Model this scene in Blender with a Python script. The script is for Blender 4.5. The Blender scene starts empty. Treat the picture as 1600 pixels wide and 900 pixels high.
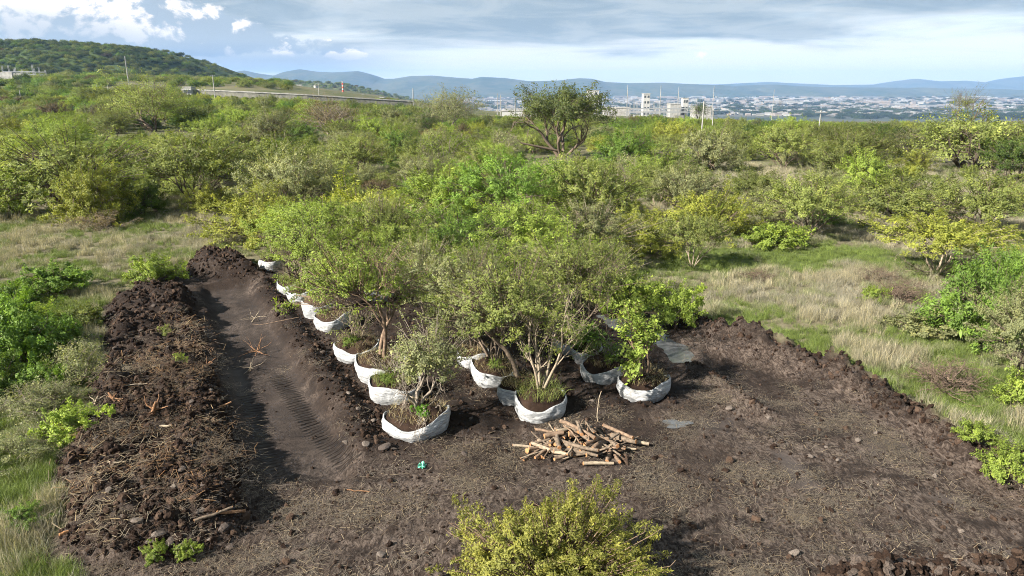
import bpy, math, random
import numpy as np
from mathutils import Vector, Matrix

# ------------------------------------------------------------------ camera, world, sun, exposure
sc = bpy.context.scene
COL = sc.collection
R = math.radians
CAMZ, FPX = 9.0, 1101.0
PITCH = math.atan((450 - 132) / FPX)
CP, SP = math.cos(PITCH), math.sin(PITCH)
cam_d = bpy.data.cameras.new('camera')
cam = bpy.data.objects.new('camera', cam_d)
COL.objects.link(cam)
cam.location = (0, 0, CAMZ)
cam.rotation_euler = (math.pi / 2 - PITCH, 0, 0)
cam_d.sensor_width = 36
cam_d.lens = 36 * FPX / 1600
cam_d.clip_start = 0.1
cam_d.clip_end = 60000
sc.camera = cam
sc.view_settings.view_transform = 'Standard'
sc.view_settings.look = 'None'
sc.view_settings.gamma = 1
sc.view_settings.exposure = 1.65
sc.view_settings.use_curve_mapping = False
sc.cycles.max_bounces = 4
sc.cycles.diffuse_bounces = 2
sc.cycles.volume_bounces = 0
sc.cycles.pixel_filter_type = 'BLACKMAN_HARRIS'
sc.cycles.filter_width = 1.0
sc.cycles.denoising_prefilter = 'NONE'
sc.cycles.use_light_tree = False
sc.cycles.adaptive_threshold = 0.02
sc.cycles.transmission_bounces = 4

SUN_DIR = Vector((-0.84, -0.48, 0.0)).normalized()
SUN_EL = R(33)
SUN_TO = Vector((SUN_DIR.x * math.cos(SUN_EL), SUN_DIR.y * math.cos(SUN_EL), math.sin(SUN_EL)))
sun_d = bpy.data.lights.new('sun', 'SUN')
sun_d.energy = 5.0
sun_d.angle = R(1.5)
sun_d.color = (1.0, 0.93, 0.82)
sun = bpy.data.objects.new('sun', sun_d)
COL.objects.link(sun)
sun.rotation_euler = SUN_TO.to_track_quat('Z', 'Y').to_euler()


class NT:
    """small wrapper for building node trees"""
    def __init__(self, tree):
        self.t = tree
        tree.nodes.clear()

    def n(self, typ, **kw):
        nd = self.t.nodes.new(typ)
        for k, v in kw.items():
            if k == 'ins':
                for i, val in v.items():
                    self.set(nd.inputs[i], val)
            else:
                setattr(nd, k, v)
        return nd

    def set(self, sock, val):
        if hasattr(val, 'is_output'):
            self.t.links.new(val, sock)
        elif hasattr(val, 'outputs'):
            self.t.links.new(val.outputs[0], sock)
        else:
            if isinstance(val, (tuple, list)) and len(val) == 3 and sock.type == 'RGBA':
                val = (*val, 1)
            sock.default_value = val

    def math(self, op, a, b=0.0, c=0.0, clamp=False):
        nd = self.n('ShaderNodeMath', operation=op, use_clamp=clamp)
        self.set(nd.inputs[0], a)
        self.set(nd.inputs[1], b)
        self.set(nd.inputs[2], c)
        return nd.outputs[0]

    def vmath(self, op, a, b=(0, 0, 0)):
        nd = self.n('ShaderNodeVectorMath', operation=op)
        self.set(nd.inputs[0], a)
        if op == 'SCALE':
            self.set(nd.inputs[3], b)
        else:
            self.set(nd.inputs[1], b)
        return nd.outputs[0]

    def mix(self, f, a, b, blend='MIX'):
        nd = self.n('ShaderNodeMix', data_type='RGBA', blend_type=blend)
        self.set(nd.inputs[0], f)
        self.set(nd.inputs[6], a)
        self.set(nd.inputs[7], b)
        return nd.outputs[2]

    def ss(self, x, lo, hi, a=0.0, b=1.0):
        nd = self.n('ShaderNodeMapRange', interpolation_type='SMOOTHSTEP')
        self.set(nd.inputs[0], x)
        self.set(nd.inputs[1], lo)
        self.set(nd.inputs[2], hi)
        self.set(nd.inputs[3], a)
        self.set(nd.inputs[4], b)
        return nd.outputs[0]

    def noise(self, vec, scale, detail=4.0, rough=0.55, dist=0.0):
        nd = self.n('ShaderNodeTexNoise')
        if vec is not None:
            self.set(nd.inputs['Vector'], vec)
        self.set(nd.inputs['Scale'], scale)
        self.set(nd.inputs['Detail'], detail)
        self.set(nd.inputs['Roughness'], rough)
        self.set(nd.inputs['Distortion'], dist)
        return nd.outputs[0]

    def attr(self, name, out=2):
        nd = self.n('ShaderNodeAttribute', attribute_name=name)
        return nd.outputs[out]


world = bpy.data.worlds.new('World')
sc.world = world
world.use_nodes = True
world.cycles.sampling_method = 'MANUAL'
world.cycles.sample_map_resolution = 256
w = NT(world.node_tree)
sky = w.n('ShaderNodeTexSky', sky_type='NISHITA', sun_disc=False)
sky.sun_elevation = SUN_EL
sky.sun_rotation = math.atan2(SUN_DIR.x, SUN_DIR.y)
sky.altitude = 1900
sky.air_density = 1.0
sky.dust_density = 0.6
tc = w.n('ShaderNodeTexCoord')
dirv = w.vmath('NORMALIZE', tc.outputs['Generated'])
sep = w.n('ShaderNodeSeparateXYZ')
w.set(sep.inputs[0], dirv)
dx, dy, dz = sep.outputs
el = w.math('MULTIPLY', w.math('ARCSINE', dz), 57.2958)          # elevation in degrees
az = w.math('MULTIPLY', w.math('ARCTAN2', dx, dy), 57.2958)      # azimuth, 0 = straight ahead
# stratus deck seen in perspective: directions projected on a plane overhead
zz = w.math('ADD', w.math('MAXIMUM', dz, 0.0), 0.075)
cmb = w.n('ShaderNodeCombineXYZ')
w.set(cmb.inputs[0], w.math('DIVIDE', dx, zz))
w.set(cmb.inputs[1], w.math('DIVIDE', dy, zz))
pv = cmb.outputs[0]
n_big = w.noise(pv, 0.24, 5, 0.52, 0.3)
n_mid = w.noise(w.vmath('ADD', pv, (31.3, 4.7, 2.0)), 0.55, 6, 0.55, 0.5)
n_fine = w.noise(w.vmath('ADD', pv, (7.1, 50.2, 9.0)), 1.3, 6, 0.6, 0.6)
deckn = w.math('ADD', w.math('MULTIPLY', n_big, 0.6), w.math('MULTIPLY', n_mid, 0.4))
el_deck = w.math('ADD', el, w.math('MULTIPLY', w.math('SUBTRACT', n_mid, 0.5), 5.0))
deck_edge = w.ss(el_deck, 1.9, 3.9)
deck = w.math('MULTIPLY', deck_edge, w.ss(deckn, 0.34, 0.50))
veil = w.ss(n_fine, 0.40, 0.68)
skyc = w.mix(w.ss(el, 0.0, 9.0, 0.9, 0.6), sky.outputs[0], (4.3, 4.45, 4.4))
c1 = w.mix(w.math('MULTIPLY', veil, 0.6), skyc, (4.9, 4.8, 4.6))
c2 = w.mix(w.math('MULTIPLY', deck, 0.88), c1, w.mix(w.ss(n_fine, 0.34, 0.66), (1.35, 1.85, 2.25), (2.3, 2.75, 3.0)))
# cumulus bank low in the west
cv = w.vmath('MULTIPLY', dirv, (1.0, 1.0, 1.5))
nc1 = w.noise(w.vmath('ADD', cv, (3.3, 1.2, 0.0)), 11.0, 9, 0.60, 0.25)
nc2 = w.noise(w.vmath('ADD', cv, (3.3 - 0.012, 1.2, 0.022)), 11.0, 9, 0.60, 0.25)
top = w.ss(az, -34.0, -9.0, 6.8, 3.0)
env = w.math('MULTIPLY', w.ss(w.math('SUBTRACT', el, top), -1.5, 1.4, 1.0, 0.0), w.ss(el, 1.2, 2.6))
env = w.math('MULTIPLY', env, w.ss(az, -8.0, -14.0))
env = w.math('MULTIPLY', env, w.ss(az, -120.0, -95.0))
cum = w.ss(w.math('ADD', nc1, w.math('MULTIPLY', env, 0.45)), 0.68, 0.76)
lit = w.ss(w.math('SUBTRACT', nc1, nc2), -0.035, 0.05)
hgt = w.ss(w.math('SUBTRACT', el, top), -3.6, -1.0)
litc = w.math('MULTIPLY', lit, w.math('ADD', w.math('MULTIPLY', hgt, 0.75), 0.25))
cumc = w.mix(litc, (2.2, 2.7, 3.15), (6.4, 6.0, 5.6))
c3 = w.mix(w.math('MULTIPLY', cum, 0.95), c2, cumc)
# blue-grey cloud base under the cumulus
base = w.math('MULTIPLY', w.ss(w.math('ADD', el, w.math('MULTIPLY', n_mid, 1.6)), 1.2, 2.0), w.ss(w.math('ADD', el, w.math('MULTIPLY', n_mid, 1.6)), 3.7, 2.6))
base = w.math('MULTIPLY', base, w.ss(az, -4.0, -16.0))
c4 = w.mix(w.math('MULTIPLY', base, 0.7), c3, (1.25, 1.85, 2.6))
bg = w.n('ShaderNodeBackground')
w.set(bg.inputs[0], c4)
bg.inputs[1].default_value = 0.07
wo = w.n('ShaderNodeOutputWorld')
w.set(wo.inputs[0], bg)

# ------------------------------------------------------------------ numeric helpers
RNG = np.random.default_rng(7)


def ssn(x, lo, hi):
    t = np.clip((np.asarray(x, float) - lo) / (hi - lo), 0, 1)
    return t * t * (3 - 2 * t)


def _hash(ix, iy, seed):
    h = (ix.astype(np.int64) * 374761393 + iy.astype(np.int64) * 668265263 + seed * 1442695041) & 0x7fffffff
    h = ((h ^ (h >> 13)) * 1274126177) & 0x7fffffff
    h = h ^ (h >> 16)
    return (h & 0xffff) / 65535.0


def vnoise(x, y, seed=0):
    x = np.asarray(x, float)
    y = np.asarray(y, float)
    ix, iy = np.floor(x), np.floor(y)
    fx, fy = x - ix, y - iy
    fx = fx * fx * fx * (fx * (fx * 6 - 15) + 10)
    fy = fy * fy * fy * (fy * (fy * 6 - 15) + 10)
    a, b = _hash(ix, iy, seed), _hash(ix + 1, iy, seed)
    c, d = _hash(ix, iy + 1, seed), _hash(ix + 1, iy + 1, seed)
    return (a + (b - a) * fx) * (1 - fy) + (c + (d - c) * fx) * fy


def fbm(x, y, seed=0, octs=4, gain=0.5):
    s, a, t = 0.0, 1.0, 0.0
    for o in range(octs):
        s = s + a * vnoise(x * 2 ** o + 17.3 * o, y * 2 ** o - 9.1 * o, seed + o)
        t += a
        a *= gain
    return s / t            # 0..1


def W(px, py, Y):
    """point at distance Y ahead that the photograph shows at (px, py)"""
    u, v = (px - 800) / FPX, (450 - py) / FPX
    den = CP + v * SP
    return Vector((u * Y / den, Y, CAMZ + Y * (-SP + v * CP) / den))


def G(px, py, z=0.0):
    """point of the level z that the photograph shows at (px, py)"""
    u, v = (px - 800) / FPX, (450 - py) / FPX
    t = (z - CAMZ) / (-SP + v * CP)
    return np.array((u * t, (CP + v * SP) * t))


def poly(pts):
    return np.array([G(*p) for p in pts])


def inside_dist(P, x, y):
    """signed distance to a polygon, positive inside"""
    x = np.asarray(x, float)
    y = np.asarray(y, float)
    best = np.full(x.shape, 1e9)
    ins = np.zeros(x.shape, bool)
    n = len(P)
    for i in range(n):
        ax, ay = P[i]
        bx, by = P[(i + 1) % n]
        ex, ey = bx - ax, by - ay
        t = np.clip(((x - ax) * ex + (y - ay) * ey) / (ex * ex + ey * ey + 1e-12), 0, 1)
        best = np.minimum(best, np.hypot(x - ax - t * ex, y - ay - t * ey))
        c = (ay > y) != (by > y)
        xs = ex * (y - ay) / (ey if abs(ey) > 1e-12 else 1e-12) + ax
        ins ^= c & (x < xs)
    return np.where(ins, best, -best)


def line_dist(L, x, y):
    best = np.full(np.shape(x), 1e9)
    along = np.zeros(np.shape(x))
    s = 0.0
    for i in range(len(L) - 1):
        ax, ay = L[i]
        bx, by = L[i + 1]
        ex, ey = bx - ax, by - ay
        l = math.hypot(ex, ey)
        t = np.clip(((x - ax) * ex + (y - ay) * ey) / (l * l), 0, 1)
        d = np.hypot(x - ax - t * ex, y - ay - t * ey)
        along = np.where(d < best, s + t * l, along)
        best = np.minimum(best, d)
        s += l
    return best, along


# ------------------------------------------------------------------ shape of the ground
P_SOIL = poly([(290, 412), (335, 396), (385, 405), (430, 425), (520, 440), (700, 470), (900, 478), (1000, 480), (1100, 508),
               (1200, 538), (1290, 574), (1380, 617), (1480, 676), (1540, 716), (1620, 748), (1900, 900), (1900, 990), (1000, 1150),
               (300, 1050), (120, 905), (85, 850), (88, 735), (128, 640), (150, 560), (160, 480), (205, 448)])
P_HEAP = poly([(300, 452), (205, 455), (165, 485), (150, 570), (128, 650), (92, 735), (90, 850), (150, 880), (300, 872), (395, 835),
               (398, 752), (368, 680), (345, 590), (325, 520)])
P_HEAPEND = poly([(285, 428), (300, 405), (340, 398), (385, 408), (415, 430), (395, 438), (330, 436)])
P_TRENCH = poly([(312, 442), (392, 436), (470, 560), (552, 700), (545, 742), (410, 748), (372, 650), (340, 540)])
L_SPINE = poly([(405, 428), (455, 500), (520, 590), (590, 690)])
L_DITCH = poly([(430, 440), (480, 505), (530, 570), (575, 625), (600, 690)])
L_BERM = poly([(1085, 512), (1150, 528), (1220, 552), (1310, 588), (1420, 650), (1540, 722), (1640, 772)])
L_SIDE = poly([(1085, 575), (1130, 600), (1195, 645)])
P_TROUGH = poly([(1095, 540), (1180, 555), (1270, 600), (1230, 640), (1190, 640), (1100, 580)])
P_MOUND = poly([(1270, 905), (1330, 872), (1440, 866), (1620, 880), (1750, 960), (1250, 960)])
P_PUDDLE = poly([(925, 488), (985, 493), (1045, 520), (1088, 552), (1085, 566), (1050, 562), (1018, 536), (960, 512)])
P_BAGS = poly([(440, 440), (700, 470), (960, 480), (1060, 560), (1070, 640), (900, 650), (700, 690), (600, 690), (500, 540)])
L_ROWR = poly([(720, 590), (790, 650), (830, 690)])
RX, RY = [], []


def far_h(x, y):
    u = x / np.maximum(y, 1.0)
    left = ssn(-u, -0.02, 0.40)
    z = left * ssn(y, 190, 600) * 12.0 - (1 - left) * (0.027 + 0.014 * ssn(u, 0.08, 0.4)) * np.clip(y - 80, 0, 900)
    k = ssn((y - 650 - 900 * left) / 2000.0, 0.0, 1.0)
    z = z * (1 - k) - 118.0 * k
    amp = ssn(y, 45, 140)
    return z + amp * (fbm(x / 45.0, y / 45.0, 3, 3) - 0.5) * 1.6


def near_parts(x, y):
    n1 = fbm(x * 0.9, y * 0.9, 11, 4)
    rag = (fbm(x * 1.3, y * 1.3, 21, 4) - 0.5) * 0.9
    d = dict()
    d['soil'] = inside_dist(P_SOIL, x, y) + rag
    d['heap'] = inside_dist(P_HEAP, x, y) + rag * 0.6
    d['hend'] = inside_dist(P_HEAPEND, x, y) + rag * 0.4
    d['trench'] = inside_dist(P_TRENCH, x, y) + rag * 0.25
    d['spine'] = line_dist(L_SPINE, x, y)[0]
    d['ditch'] = line_dist(L_DITCH, x, y)[0]
    d['berm'] = line_dist(L_BERM, x, y)[0] + rag * 0.5
    d['side'] = line_dist(L_SIDE, x, y)[0]
    d['trough'] = inside_dist(P_TROUGH, x, y) + rag * 0.5
    d['mound'] = inside_dist(P_MOUND, x, y) + rag * 0.5
    d['puddle'] = inside_dist(P_PUDDLE, x, y) + rag * 0.7
    d['bags'] = inside_dist(P_BAGS, x, y)
    d['rowr'] = line_dist(L_ROWR, x, y)[0]
    d['n1'] = n1
    return d


def near_h(x, y, d=None):
    d = d or near_parts(x, y)
    n1 = d['n1']
    lump = fbm(x * 2.3, y * 2.3, 31, 3)
    fine = fbm(x * 5.0, y * 5.0, 41, 2)
    soil = ssn(d['soil'], -0.2, 0.4)
    z = soil * (-0.05 + (n1 - 0.5) * 0.16 + (fine - 0.5) * 0.05)
    hp = ssn(d['heap'], -0.1, 0.8)
    z = z + hp * (0.60 + (n1 - 0.5) * 0.8 + (lump - 0.5) * 0.5 + (fine - 0.5) * 0.25)
    z = z + ssn(d['hend'], -0.2, 0.9) * (0.75 + (lump - 0.5) * 0.6)
    z = z - ssn(d['trench'], -0.15, 0.35) * 0.32
    z = z + np.exp(-(d['spine'] / 0.55) ** 2) * (0.22 + (lump - 0.5) * 0.35)
    z = z - np.exp(-(d['ditch'] / 0.45) ** 2) * (0.20 + (lump - 0.5) * 0.3)
    z = z + np.exp(-(d['berm'] / 0.62) ** 2) * (0.58 + (lump - 0.5) * 0.9 + (fine - 0.5) * 0.3)
    z = z - ssn(d['trough'], -0.1, 0.5) * 0.22
    z = z + np.exp(-(d['side'] / 0.35) ** 2) * (0.22 + (lump - 0.5) * 0.25)
    z = z + ssn(d['mound'], -0.1, 0.9) * (0.45 + (lump - 0.5) * 0.7 + (fine - 0.5) * 0.2)
    z = z + ssn(d['bags'], -0.3, 0.8) * ((lump - 0.5) * 0.28)
    z = z - np.exp(-(d['rowr'] / 0.6) ** 2) * 0.14
    z = np.where(d['puddle'] > -0.5, z * (1 - ssn(d['puddle'], -0.5, 0.1)) - ssn(d['puddle'], -0.35, 0.35) * 0.16 + (lump - 0.5) * 0.06, z)
    z = z + (1 - soil) * (fbm(x / 3.0, y / 3.0, 51, 3) - 0.5) * 0.30
    return z


def height(x, y):
    x = np.atleast_1d(np.asarray(x, float))
    y = np.atleast_1d(np.asarray(y, float))
    z = far_h(x, y)
    m = (y > -15) & (y < 70) & (np.abs(x) < 60)
    if m.any():
        fade = 1 - ssn(y[m], 48, 68)
        z[m] += near_h(x[m], y[m]) * fade
    return z


def hz(x, y):
    return float(height(x, y)[0])


def on_ground(px, py):
    """where the photograph's ray through (px, py) meets the ground"""
    u, v = (px - 800) / FPX, (450 - py) / FPX
    den = CP + v * SP
    Y = np.geomspace(6, 16000, 3000)
    X = u * Y / den
    Z = CAMZ + Y * (-SP + v * CP) / den
    H = height(X, Y)
    k = np.argmax(Z < H)
    if not (Z < H).any():
        k = len(Y) - 1
    return Vector((X[k], Y[k], H[k]))


def depth_of(p):
    return p[1] * CP - (p[2] - CAMZ) * SP


# ------------------------------------------------------------------ mesh helpers
def mesh_np(name, verts, faces, mats=(), midx=None, attrs=None, smooth=False):
    """faces: list of arrays (n,3) or (n,4)"""
    me = bpy.data.meshes.new(name)
    verts = np.ascontiguousarray(verts, np.float32)
    me.vertices.add(len(verts))
    me.vertices.foreach_set('co', verts.ravel())
    loops = np.concatenate([f.ravel() for f in faces]).astype(np.int32)
    tot = np.concatenate([np.full(len(f), f.shape[1], np.int32) for f in faces])
    start = np.concatenate([[0], np.cumsum(tot)[:-1]]).astype(np.int32)
    me.loops.add(len(loops))
    me.loops.foreach_set('vertex_index', loops)
    me.polygons.add(len(tot))
    me.polygons.foreach_set('loop_start', start)
    me.polygons.foreach_set('loop_total', tot)
    for m in mats:
        me.materials.append(m)
    if midx is not None:
        me.polygons.foreach_set('material_index', np.asarray(midx, np.int32))
    me.polygons.foreach_set('use_smooth', np.full(len(tot), bool(smooth)))
    for k, (dom, arr) in (attrs or {}).items():
        a = me.attributes.new(k, 'FLOAT', dom)
        a.data.foreach_set('value', np.asarray(arr, np.float32))
    me.update(calc_edges=True)
    return me


class MB:
    def __init__(self):
        self.v, self.q, self.t, self.n = [], [], [], 0
        self.qm, self.tm = [], []

    def add(self, v, q=None, t=None, m=0):
        v = np.asarray(v, float).reshape(-1, 3)
        self.v.append(v)
        if q is not None and len(q):
            q = np.asarray(q, int)
            self.q.append(q + self.n)
            self.qm += [m] * len(q)
        if t is not None and len(t):
            t = np.asarray(t, int)
            self.t.append(t + self.n)
            self.tm += [m] * len(t)
        self.n += len(v)

    def tube(self, pts, rad, ns=5, m=0, cap=True, capm=None):
        pts = np.asarray(pts, float)
        rad = np.broadcast_to(np.asarray(rad, float), (len(pts),))
        k = len(pts)
        tan = np.gradient(pts, axis=0)
        tan /= np.linalg.norm(tan, axis=1)[:, None] + 1e-9
        ref = np.array((0.31, 0.17, 0.93)) if abs(tan[0][2]) < 0.8 else np.array((0.93, 0.21, 0.13))
        a = np.cross(tan, ref)
        a /= np.linalg.norm(a, axis=1)[:, None] + 1e-9
        b = np.cross(tan, a)
        th = np.arange(ns) * 2 * math.pi / ns
        ring = (pts[:, None, :] + rad[:, None, None] * (np.cos(th)[None, :, None] * a[:, None, :] + np.sin(th)[None, :, None] * b[:, None, :]))
        i = np.arange(k - 1)[:, None] * ns
        j = np.arange(ns)[None, :]
        j2 = (j + 1) % ns
        q = np.stack([i + j, i + j2, i + ns + j2, i + ns + j], -1).reshape(-1, 4)
        self.add(ring.reshape(-1, 3), q, m=m)
        if cap:
            for e in (0, k - 1):
                c = ring[e]
                vv = np.vstack([c, pts[e]])
                t = [(x, (x + 1) % ns, ns) if e else ((x + 1) % ns, x, ns) for x in range(ns)]
                self.add(vv, t=t, m=m if capm is None else capm)

    def box(self, lo, hi, m=0):
        x0, y0, z0 = lo
        x1, y1, z1 = hi
        v = [(x0, y0, z0), (x1, y0, z0), (x1, y1, z0), (x0, y1, z0), (x0, y0, z1), (x1, y0, z1), (x1, y1, z1), (x0, y1, z1)]
        self.add(v, [(0, 3, 2, 1), (4, 5, 6, 7), (0, 1, 5, 4), (1, 2, 6, 5), (2, 3, 7, 6), (3, 0, 4, 7)], m=m)

    def mesh(self, name, mats, smooth=False, attrs=None):
        f, mi = [], []
        if self.q:
            f.append(np.vstack(self.q))
            mi += self.qm
        if self.t:
            f.append(np.vstack(self.t))
            mi += self.tm
        return mesh_np(name, np.vstack(self.v), f, mats, mi, attrs, smooth)


def link(name, me, parent=None, loc=None, rz=0.0, scale=None):
    o = bpy.data.objects.new(name, me)
    COL.objects.link(o)
    if parent is not None:
        o.parent = parent
    if loc is not None:
        o.location = loc
    if rz:
        o.rotation_euler = (0, 0, rz)
    if scale is not None:
        o.scale = (scale,) * 3 if np.isscalar(scale) else scale
    return o


def empty(name, loc, rz=0.0, scale=None):
    return link(name, None, None, loc, rz, scale)


def tag(o, label=None, cat=None, group=None, kind=None):
    if label:
        o['label'] = label
    if cat:
        o['category'] = cat
    if group:
        o['group'] = group
    if kind:
        o['kind'] = kind
    return o


_scat = {}


def scatter(name, pts, rot, scl, idx, protos, label, cat, tint=None):
    """one stuff object: many instances of the prototype meshes on points"""
    pts = np.asarray(pts, np.float32)
    n = len(pts)
    me = bpy.data.meshes.new(name)
    me.vertices.add(n)
    me.vertices.foreach_set('co', pts.ravel())
    a = me.attributes.new('rot', 'FLOAT_VECTOR', 'POINT')
    a.data.foreach_set('vector', np.asarray(rot, np.float32).ravel())
    s = np.asarray(scl, np.float32)
    s = np.repeat(s[:, None], 3, 1) if s.ndim == 1 else s
    a = me.attributes.new('scl', 'FLOAT_VECTOR', 'POINT')
    a.data.foreach_set('vector', s.ravel())
    a = me.attributes.new('idx', 'INT', 'POINT')
    a.data.foreach_set('value', np.asarray(idx, np.int32))
    if tint is not None:
        a = me.attributes.new('tint', 'FLOAT_VECTOR', 'POINT')
        a.data.foreach_set('vector', np.asarray(tint, np.float32).ravel())
    key = tuple(p.name for p in protos)
    if key in _scat:
        ng = _scat[key]
    else:
        pc = bpy.data.collections.new(name + '_kinds')
        for p in protos:
            pc.objects.link(p)
        ng = bpy.data.node_groups.new(name, 'GeometryNodeTree')
        ng.interface.new_socket('Geometry', in_out='INPUT', socket_type='NodeSocketGeometry')
        ng.interface.new_socket('Geometry', in_out='OUTPUT', socket_type='NodeSocketGeometry')
        N, L = ng.nodes.new, ng.links.new
        gi, go = N('NodeGroupInput'), N('NodeGroupOutput')
        iop, ci = N('GeometryNodeInstanceOnPoints'), N('GeometryNodeCollectionInfo')
        ci.inputs['Collection'].default_value = pc
        ci.inputs['Separate Children'].default_value = True
        ci.inputs['Reset Children'].default_value = True

        def na(nm, typ):
            q = N('GeometryNodeInputNamedAttribute')
            q.data_type = typ
            q.inputs[0].default_value = nm
            return q.outputs[0]
        e2r = N('FunctionNodeEulerToRotation')
        L(na('rot', 'FLOAT_VECTOR'), e2r.inputs[0])
        L(gi.outputs[0], iop.inputs['Points'])
        L(ci.outputs[0], iop.inputs['Instance'])
        iop.inputs['Pick Instance'].default_value = True
        L(na('idx', 'INT'), iop.inputs['Instance Index'])
        L(e2r.outputs[0], iop.inputs['Rotation'])
        L(na('scl', 'FLOAT_VECTOR'), iop.inputs['Scale'])
        L(iop.outputs[0], go.inputs[0])
        _scat[key] = ng
    o = link(name, me)
    md = o.modifiers.new('scatter', 'NODES')
    md.node_group = ng
    return tag(o, label, cat, kind='stuff')


def proto(name, i, me, color=None):
    o = bpy.data.objects.new('%s_kind_%02d' % (name, i), me)
    if color:
        o.color = (*color, 1)
    return o
# ------------------------------------------------------------------ materials
def new_mat(name):
    m = bpy.data.materials.new(name)
    m.use_nodes = True
    return m, NT(m.node_tree)


def finish(nt, shader, disp=None):
    o = nt.n('ShaderNodeOutputMaterial')
    nt.set(o.inputs[0], shader)


def principled(nt, col, rough=0.8, normal=None, spec=0.3, **kw):
    p = nt.n('ShaderNodeBsdfPrincipled')
    nt.set(p.inputs['Base Color'], col)
    nt.set(p.inputs['Roughness'], rough)
    nt.set(p.inputs['Specular IOR Level'], spec)
    if normal is not None:
        nt.set(p.inputs['Normal'], normal)
    for k, v in kw.items():
        nt.set(p.inputs[k], v)
    return p.outputs[0]


def bump(nt, h, strength=0.5, dist=0.02, normal=None):
    b = nt.n('ShaderNodeBump')
    nt.set(b.inputs['Height'], h)
    b.inputs['Strength'].default_value = strength
    b.inputs['Distance'].default_value = dist
    if normal is not None:
        nt.set(b.inputs['Normal'], normal)
    return b.outputs[0]


def plain(name, col, rough=0.7, var=0.25, scale=6.0, bumpd=0.0, spec=0.3, metal=0.0):
    m, t = new_mat(name)
    tcx = t.n('ShaderNodeTexCoord').outputs['Object']
    n = t.noise(tcx, scale, 5, 0.6)
    c = t.mix(t.ss(n, 0.3, 0.7), tuple(x * (1 - var) for x in col), tuple(min(1, x * (1 + var)) for x in col))
    nm = bump(t, n, 0.6, bumpd) if bumpd else None
    finish(t, principled(t, c, rough, nm, spec, Metallic=metal))
    return m


def leaf_mat(name, trans=0.4):
    m, t = new_mat(name)
    oi = t.n('ShaderNodeObjectInfo')
    v = t.attr('v')
    tn = t.n('ShaderNodeAttribute', attribute_name='tint', attribute_type='INSTANCER')
    base = t.mix(t.math('GREATER_THAN', tn.outputs['Fac'], 0.001), oi.outputs['Color'], tn.outputs['Color'])
    warm = t.mix(t.ss(v, 0.55, 1.0, 0.0, 0.6), base, t.mix(1.0, base, (1.3, 1.12, 0.75), 'MULTIPLY'))
    br = t.math('ADD', t.math('MULTIPLY', v, 0.85), 0.55)
    rnd = t.math('ADD', t.math('MULTIPLY', oi.outputs['Random'], 0.35), 0.83)
    c = t.vmath('SCALE', warm, t.math('MULTIPLY', br, rnd))
    d = principled(t, c, 0.55, None, 0.25)
    tr = t.n('ShaderNodeBsdfTranslucent')
    t.set(tr.inputs[0], t.mix(1.0, c, (1.15, 1.2, 0.6), 'MULTIPLY'))
    mx = t.n('ShaderNodeMixShader')
    mx.inputs[0].default_value = trans
    t.set(mx.inputs[1], d)
    t.set(mx.inputs[2], tr)
    finish(t, mx)
    return m


M = {}
M['leaf'] = leaf_mat('leaf')
M['blade'] = leaf_mat('grass_blade', 0.25)
M['bark'] = plain('bark_grey_brown', (0.128, 0.098, 0.072), 0.9, 0.45, 14, 0.01)
M['bark_pale'] = plain('bark_pale', (0.246, 0.2, 0.145), 0.85, 0.35, 12, 0.008)
M['bark_dark'] = plain('bark_dark', (0.085, 0.065, 0.05), 0.9, 0.4, 14, 0.01)
M['bark_red'] = plain('bark_warm', (0.162, 0.111, 0.076), 0.85, 0.4, 12, 0.01)
M['brush'] = plain('dry_brush', (0.125, 0.09, 0.066), 0.9, 0.5, 5)
M['twig'] = plain('dry_twig', (0.204, 0.17, 0.136), 0.9, 0.4, 6)
M['cut'] = plain('cut_wood', (0.374, 0.187, 0.085), 0.8, 0.25, 30)
M['splint'] = plain('splintered_wood', (0.23, 0.123, 0.064), 0.8, 0.5, 18, 0.006)
M['rock'] = plain('stone', (0.12, 0.098, 0.083), 0.85, 0.35, 5, 0.02)
M['rock_dark'] = plain('stone_dark', (0.06, 0.047, 0.04), 0.9, 0.35, 6, 0.02)
M['white_conc'] = plain('white_concrete', (0.28, 0.275, 0.26), 0.8, 0.25, 0.5)
M['white_paint'] = plain('white_paint', (0.37, 0.37, 0.36), 0.6, 0.12, 0.3)
M['grey_conc'] = plain('grey_concrete', (0.15, 0.148, 0.125), 0.85, 0.3, 0.6)
M['red_paint'] = plain('red_paint', (0.5, 0.08, 0.04), 0.6, 0.1, 0.5)
M['steel'] = plain('galvanised_steel', (0.26, 0.27, 0.28), 0.5, 0.1, 0.6, 0, 0.5, 0.2)
M['dark_glass'] = plain('window_dark', (0.05, 0.06, 0.07), 0.2, 0.1, 1, 0, 0.5)
M['green_plastic'] = plain('green_bag_plastic', (0.12, 0.42, 0.30), 0.4, 0.2, 8)


def clod_mat():
    m, t = new_mat('soil_clod')
    oi = t.n('ShaderNodeObjectInfo')
    tcx = t.n('ShaderNodeTexCoord').outputs['Object']
    n = t.noise(tcx, 3.5, 6, 0.65)
    c = t.mix(t.ss(n, 0.3, 0.75), (0.019, 0.0125, 0.0095), (0.058, 0.038, 0.028))
    c = t.mix(t.ss(oi.outputs['Random'], 0.45, 1.0, 0.0, 0.9), c, t.mix(n, (0.075, 0.052, 0.04), (0.17, 0.125, 0.095)))
    c = t.vmath('MULTIPLY', c, (0.66, 0.60, 0.56))
    finish(t, principled(t, c, 0.95, bump(t, n, 0.8, 0.05), 0.15))
    return m


M['clod'] = clod_mat()
M['clod_pale'] = plain('dry_soil_crust', (0.07, 0.055, 0.046), 0.95, 0.55, 7, 0.04, 0.15)


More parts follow.
